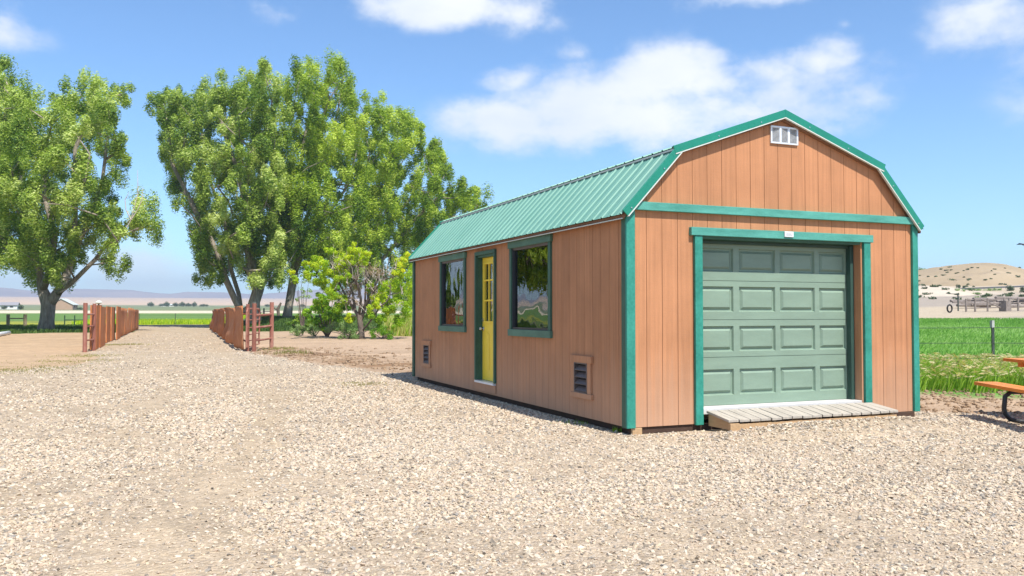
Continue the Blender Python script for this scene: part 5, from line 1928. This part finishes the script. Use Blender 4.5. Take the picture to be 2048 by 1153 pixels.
# tall seedy grass along the meadow edge
N = 26000
rr_ = rng.uniform(15.2, 24, N); tt_ = rng.uniform(0.60, 1.10, N)
px, py = CX + rr_ * np.sin(tt_), CY + rr_ * np.cos(tt_)
keep = (rr_ > 16.0 + 0.9 * (fbm(px * .9, py * .9, 3, 201) - .5) * 2) & ~((px < 4.7) & (py < 9)) & (rng.random(N) < np.interp(rr_, [15, 19, 24], [1, .9, .25]))
px, py, rr_ = px[keep], py[keep], rr_[keep]
hts = (0.26 + .32 * fbm(px * .6, py * .6, 3, 203)) * rng.uniform(.6, 1.2, len(px)) * np.interp(rr_, [15.5, 17, 21, 24], [.8, 1.1, .85, .4])
tn = .28 + .5 * (fbm(px * .8, py * .8, 3, 207) - .4) + rng.normal(0, .2, len(px))
o, tips = blades(px, py, hts, .016, (.45, -.2), tn, M_GRASS, 'tall_grass')
tag(o, 'tall green grass with dry tips along the meadow edge', 'grass', None, 'stuff')
pick = rng.random(len(px)) < .08 + .16 * (fbm(px * .5, py * .5, 3, 209) > .5)
ts = tips[pick]
V, Q, T = leaves(ts, np.full((len(ts), 3), .015), 3, .15, wind=(2.2, -.9, -.25), aspect=.16, tint_c=rng.random(len(ts)))
o = npmesh('seed_heads', V, Q, M_SEED, None, T)
tag(o, 'pale drooping seed heads on the tall grass', 'grass', None, 'stuff')
# meadow grass further out
N = 42000
rr_ = 20 + 37 * rng.random(N) ** .75; tt_ = rng.uniform(0.72, 1.02, N)
px, py = CX + rr_ * np.sin(tt_), CY + rr_ * np.cos(tt_)
hts = (.13 + .12 * fbm(px * .3, py * .3, 3, 211)) * np.interp(rr_, [20, 60], [1, 1.1])
tn = .35 + .9 * (fbm(px * .22, py * .22, 3, 213) - .5) + rng.normal(0, .15, N) + np.interp(rr_, [24, 32, 45, 56], [0, .2, .15, -.15])
o, _t = blades(px, py, hts, .045, (.3, -.1), tn, M_MEADOW, 'meadow_grass')
tag(o, 'short green meadow grass on the right', 'grass', None, 'stuff')
# grass on the left lawn and under the trees
N = 60000
px = rng.uniform(-34, 22, N); py = rng.uniform(50, 92, N)
k = (grass_mask(px, py) > .5) & ~((px > -6.6) & (px < .6))
px, py = px[k], py[k]
hts = .14 + .25 * fbm(px * .3, py * .3, 3, 221) * rng.uniform(.5, 1.2, len(px))
o, _t = blades(px, py, hts, .07, (.25, 0), .12 + .5 * (fbm(px * .25, py * .25, 3, 223) - .5) + rng.normal(0, .15, len(px)) + .2, M_LAWN_SHADE, 'lawn_grass')
tag(o, 'rough green grass under the trees on both sides of the drive', 'grass', None, 'stuff')
# yellow grass patch behind the shed's far corner
N = 9000
pu = rng.uniform(762, 870, N); pd = rng.uniform(50, 66, N)
pp = np.array([list(at(u, 600, d)) for u, d in zip(pu, pd)])
o, _t = blades(pp[:, 0], pp[:, 1], rng.uniform(.5, 1.3, N), .05, (.2, 0), rng.normal(.72, .2, N), M_GRASS, 'yellow_grass')
tag(o, 'tall yellowing grass between the small yellow tree and the shed', 'grass', None, 'stuff')
N = 9000
px = rng.uniform(-14, 8, N); py = 103 + rng.random(N) * 32
o, _t = blades(px, py, rng.uniform(.25, .6, N), .12, (.1, 0), rng.normal(.5, .2, N), M_LEAFY, 'yellow_weeds')
tag(o, 'yellow flowering weeds beyond the county road', 'weeds', None, 'stuff')

# small tufts on the gravel and dirt
def tuft(u, v, rad_, n_, h, lab, mat=M_GRASS, tn=.35, wd=.008):
    p = gpt(u, v)
    px = p.x + rng.normal(0, rad_, n_); py = p.y + rng.normal(0, rad_, n_)
    o, _t = blades(px, py, rng.uniform(.5, 1.1, n_) * h, wd, (.1, -.1), rng.normal(tn, .15, n_), mat, 'grass_tuft')
    tag(o, lab, 'grass', 'small grass tufts', 'stuff')
    me = o.data
    c = np.empty(len(me.vertices) * 3, np.float32); me.vertices.foreach_get('co', c)
    c = c.reshape(-1, 3) - np.array([p.x, p.y, p.z], np.float32); me.vertices.foreach_set('co', c.ravel())
    o.location = p
    return o


tuft(1236, 864, .045, 60, .075, 'small bright green tuft at the foot of the shed corner', M_GRASS, .3, .008)
tuft(1150, 848, .10, 60, .05, 'low green weeds in the shade beside the shed wall', M_GRASS, .2, .009)
tuft(735, 770, .22, 160, .06, 'thin olive tuft on the gravel left of the shed far corner', M_DRYG, .3, .012)
tuft(703, 769, .12, 60, .05, 'smaller olive tuft beside the thin one on the gravel', M_DRYG, .3, .012)
tuft(20, 741, .8, 900, .045, 'flat olive grass patch at the left edge of the gravel', M_DRYG, .25, .02)
tuft(140, 724, .7, 500, .04, 'olive grass patch near the pipe frame', M_DRYG, .35, .02)
tuft(175, 714, .5, 380, .05, 'dry grass round the foot of the pipe frame', M_DRYG, .5, .02)
tuft(248, 690, .4, 200, .08, 'dry tuft on the drive by the left fence', M_DRYG, .4, .025)
tuft(578, 708, .35, 240, .14, 'dark olive tuft on the dirt right of the pipe fence', M_DRYG, .1, .02)
tuft(558, 700, .35, 160, .14, 'olive tuft at the foot of the far pipe post', M_DRYG, .3, .02)
tuft(1838, 772, .3, 200, .16, 'dry tuft at the right rear of the shed', M_DRYG, .4, .01)

# dirt clods and stones on the churned soil
def clods(n_, sampler, smin, smax, name, lab, mat):
    V = []; F = []
    ico = [(0, 0, 1), (.894, 0, .447), (.276, .851, .447), (-.724, .526, .447), (-.724, -.526, .447), (.276, -.851, .447), (.724, .526, -.447), (-.276, .851, -.447), (-.894, 0, -.447), (-.276, -.851, -.447), (.724, -.526, -.447), (0, 0, -1)]
    icf = [(0, 1, 2), (0, 2, 3), (0, 3, 4), (0, 4, 5), (0, 5, 1), (1, 6, 2), (2, 7, 3), (3, 8, 4), (4, 9, 5), (5, 10, 1), (6, 7, 2), (7, 8, 3), (8, 9, 4), (9, 10, 5), (10, 6, 1), (11, 7, 6), (11, 8, 7), (11, 9, 8), (11, 10, 9), (11, 6, 10)]
    ico = np.array(ico); icf = np.array(icf)
    x, y = sampler(n_)
    z = height(x, y)
    s = smin + (smax - smin) * rng.random(len(x)) ** 3
    P = ico[None] * (s[:, None, None] * rng.uniform(.6, 1.2, (len(x), 12, 1))) * np.array([1.2, 1, .6]) + np.stack([x, y, z + s * .15], -1)[:, None]
    F = (icf[None] + np.arange(len(x))[:, None, None] * 12).reshape(-1, 3)
    o = npmesh(name, P.reshape(-1, 3), F, mat)
    return tag(o, lab, 'soil', None, 'stuff')


M_CLOD = land_mat('dirt_clods', (0.30, 0.20, 0.125), (0.44, 0.31, 0.20), (0.22, 0.14, 0.09), 0.8)


def samp_r(n_):
    x = rng.uniform(-2, 9, n_); y = rng.uniform(9, 26, n_)
    k = dirt_mask(x, y) > .4
    k &= rng.random(n_) < np.exp(-((inpoly_sd(x, y, GRAVEL) + 1.3) / 1.3) ** 2) * .9 + .08
    return x[k], y[k]


def samp_rr(n_):
    r_ = rng.uniform(12.5, 17, n_); t_ = rng.uniform(.72, 1.0, n_)
    x, y = CX + r_ * np.sin(t_), CY + r_ * np.cos(t_)
    k = (gravel_mask(x, y) < .5) & ~((x < 4.45) & (y < 9))
    return x[k], y[k]


clods(6500, samp_r, .012, .08, 'dirt_clods', 'churned damp dirt clods beside the gravel behind the shed', M_CLOD)
clods(2600, samp_rr, .008, .05, 'dirt_clods', 'dirt clods between the gravel and the tall grass at the right', M_CLOD)

# ------------------------------------------------------------------ gravel: real stones
def gravel_points():
    out_ = []
    for (r0, r1, dens, s0, s1) in [(2.6, 6.0, 3600, .004, .0165), (6.0, 9.0, 2900, .005, .0185), (9.0, 13.0, 1500, .007, .022), (13.0, 19.0, 520, .010, .026), (19, 26, 170, .012, .028), (26, 36, 60, .014, .032), (36, 62, 14, .018, .04)]:
        t0, t1 = -0.30, 1.09
        n_ = int((t1 - t0) / 2 * (r1 * r1 - r0 * r0) * dens)
        r_ = np.sqrt(rng.uniform(r0 * r0, r1 * r1, n_)); t_ = rng.uniform(t0, t1, n_)
        x, y = CX + r_ * np.sin(t_), CY + r_ * np.cos(t_)
        g = gravel_mask(x, y)
        patch = fbm(x * .8, y * .8, 4, 301)
        packed = packed_mask(x, y) * .84     # wheel-packed drive has fewer loose stones
        pr_b = np.clip((patch - .30) * 5.0, .38, 1) * (1 - packed)
        k = (g > .45) & (rng.random(n_) < pr_b * g) & ~((x > 0.02) & (x < 4.25) & (y > 0.0) & (y < 8.3)) & ~((x > .93) & (x < 3.45) & (y > -.47) & (y < .1))
        x, y = x[k], y[k]
        sz_ = s0 + (s1 - s0) * rng.random(len(x)) ** 2.3
        out_.append(np.stack([x, y, sz_], -1))
    return np.concatenate(out_)


gp = gravel_points()
gpz = height(gp[:, 0], gp[:, 1])
me = bpy.data.meshes.new('gravel_stones')
me.vertices.add(len(gp))
me.vertices.foreach_set('co', np.stack([gp[:, 0], gp[:, 1], gpz + gp[:, 2] * .12], -1).astype(np.float32).ravel())
a = me.attributes.new('scl', 'FLOAT_VECTOR', 'POINT')
sv = gp[:, 2:3] * np.stack([rng.uniform(.9, 1.5, len(gp)), rng.uniform(.6, 1.0, len(gp)), rng.uniform(.30, .62, len(gp))], -1)
a.data.foreach_set('vector', sv.astype(np.float32).ravel())
a = me.attributes.new('rot', 'FLOAT_VECTOR', 'POINT')
rv = np.stack([rng.normal(0, .42, len(gp)), rng.normal(0, .42, len(gp)), rng.uniform(0, 2 * pi, len(gp))], -1)
a.data.foreach_set('vector', rv.astype(np.float32).ravel())
a = me.attributes.new('pick', 'INT', 'POINT')
a.data.foreach_set('value', rng.integers(0, 6, len(gp)).astype(np.int32))
me.update()
gs = bpy.data.objects.new('gravel_stones', me)
col.objects.link(gs)
me.update(); tag(gs, 'loose pale tan, grey and pinkish gravel stones covering the yard', 'gravel', None, 'stuff')


def stone_mat():
    m, t = new_mat('gravel_stone')
    ob = t.n('ShaderNodeObjectInfo').outputs['Random']
    c = t.ramp(ob, [(0.0, (0.13, 0.105, 0.08)), (1.0, (0.565, 0.49, 0.385)), (0.12, (0.24, 0.22, 0.20)), (0.26, (0.42, 0.335, 0.24)), (0.44, (0.52, 0.41, 0.275)), (0.58, (0.46, 0.395, 0.33)), (0.72, (0.46, 0.335, 0.235)), (0.86, (0.56, 0.475, 0.36))])
    n_ = t.noise(pos(t), 60, 4, 0.6)
    c = t.mix(t.rng(n_, .35, .65, 0, .3), c, (0.56, 0.47, 0.35))
    finish(t, c, 0.85, n_, 0.3, 0.002, 0.2)
    return m


M_STONE = stone_mat()
ng = bpy.data.node_groups.new('scatter_stones', 'GeometryNodeTree')
ng.interface.new_socket('Geometry', in_out='INPUT', socket_type='NodeSocketGeometry')
ng.interface.new_socket('Geometry', in_out='OUTPUT', socket_type='NodeSocketGeometry')
N_ = ng.nodes; LK = ng.links
gi = N_.new('NodeGroupInput'); go = N_.new('NodeGroupOutput')
join = N_.new('GeometryNodeGeometryToInstance')
srcs = []
for k in range(6):
    ic = N_.new('GeometryNodeMeshIcoSphere'); ic.inputs['Radius'].default_value = 1.0; ic.inputs['Subdivisions'].default_value = 1 if k % 2 == 0 else 2
    sp_ = N_.new('GeometryNodeSetPosition')
    nz = N_.new('ShaderNodeTexNoise'); nz.noise_dimensions = '4D'
    nz.inputs['W'].default_value = k * 7.3; nz.inputs['Scale'].default_value = 0.9; nz.inputs['Detail'].default_value = 1
    sb = N_.new('ShaderNodeVectorMath'); sb.operation = 'SUBTRACT'; sb.inputs[1].default_value = (.5, .5, .5)
    sc_ = N_.new('ShaderNodeVectorMath'); sc_.operation = 'SCALE'; sc_.inputs['Scale'].default_value = 1.9
    LK.new(nz.outputs['Color'], sb.inputs[0]); LK.new(sb.outputs[0], sc_.inputs[0]); LK.new(sc_.outputs[0], sp_.inputs['Offset'])
    LK.new(ic.outputs['Mesh'], sp_.inputs['Geometry'])
    srcs.append(sp_)
for s in srcs[::-1]:
    LK.new(s.outputs[0], join.inputs[0])
ip = N_.new('GeometryNodeInstanceOnPoints')
ip.inputs['Pick Instance'].default_value = True


def named(nm, typ):
    n_ = N_.new('GeometryNodeInputNamedAttribute'); n_.data_type = typ; n_.inputs['Name'].default_value = nm
    return n_.outputs['Attribute']


LK.new(gi.outputs[0], ip.inputs['Points'])
LK.new(join.outputs[0], ip.inputs['Instance'])
LK.new(named('pick', 'INT'), ip.inputs['Instance Index'])
LK.new(named('rot', 'FLOAT_VECTOR'), ip.inputs['Rotation'])
LK.new(named('scl', 'FLOAT_VECTOR'), ip.inputs['Scale'])
sm = N_.new('GeometryNodeSetMaterial'); sm.inputs['Material'].default_value = M_STONE
LK.new(ip.outputs[0], sm.inputs[0]); LK.new(sm.outputs[0], go.inputs[0])
gs.modifiers.new('stones', 'NODES').node_group = ng
me.materials.append(M_STONE)
print('stones', len(gp))

# ------------------------------------------------------------------ bird at the right edge
bp = at(2049, 490, 45)
bird = empty('bird', bp, 'small dark bird in flight cut by the right edge above the hill', 'bird')
bd = MB().tube([bp + Vector((-.20, 0, -.02)), bp + Vector((-.13, 0, .0)), bp + Vector((0, 0, .0)), bp + Vector((.12, 0, .01)), bp + Vector((.26, 0, -.0))], [.006, .035, .055, .035, .012], 8)
bd.build('body', M_BIRD, bird, 0, True)
for s in (-1, 1):
    w1 = [bp + Vector((-.06, 0, .02)), bp + Vector((.08, 0, .02)), bp + Vector((.12, s * .28, .09)), bp + Vector((.05, s * .5, .03)), bp + Vector((-.02, s * .27, .10))]
    MB().prism(w1, (0, 0, .012)).build('wing', M_BIRD, bird)

# ------------------------------------------------------------------ haze
hz = MB().box(-3600, 4600, -700, 4400, -3.0, 150).build('haze', M_WHITE)
hm, t = new_mat('haze_air')
vol = t.n('ShaderNodeVolumePrincipled', {'Color': (0.70, 0.83, 1.0, 1), 'Density': 0.00034, 'Anisotropy': 0.2})
t.n('ShaderNodeOutputMaterial', {'Volume': vol})
hz.data.materials.clear(); hz.data.materials.append(hm)
hz['kind'] = 'stuff'
hz['label'] = 'thin pale blue haze over the whole valley'
hz['category'] = 'haze'

scene.cycles.max_bounces = 6
scene.cycles.transparent_max_bounces = 12
scene.cycles.volume_bounces = 0
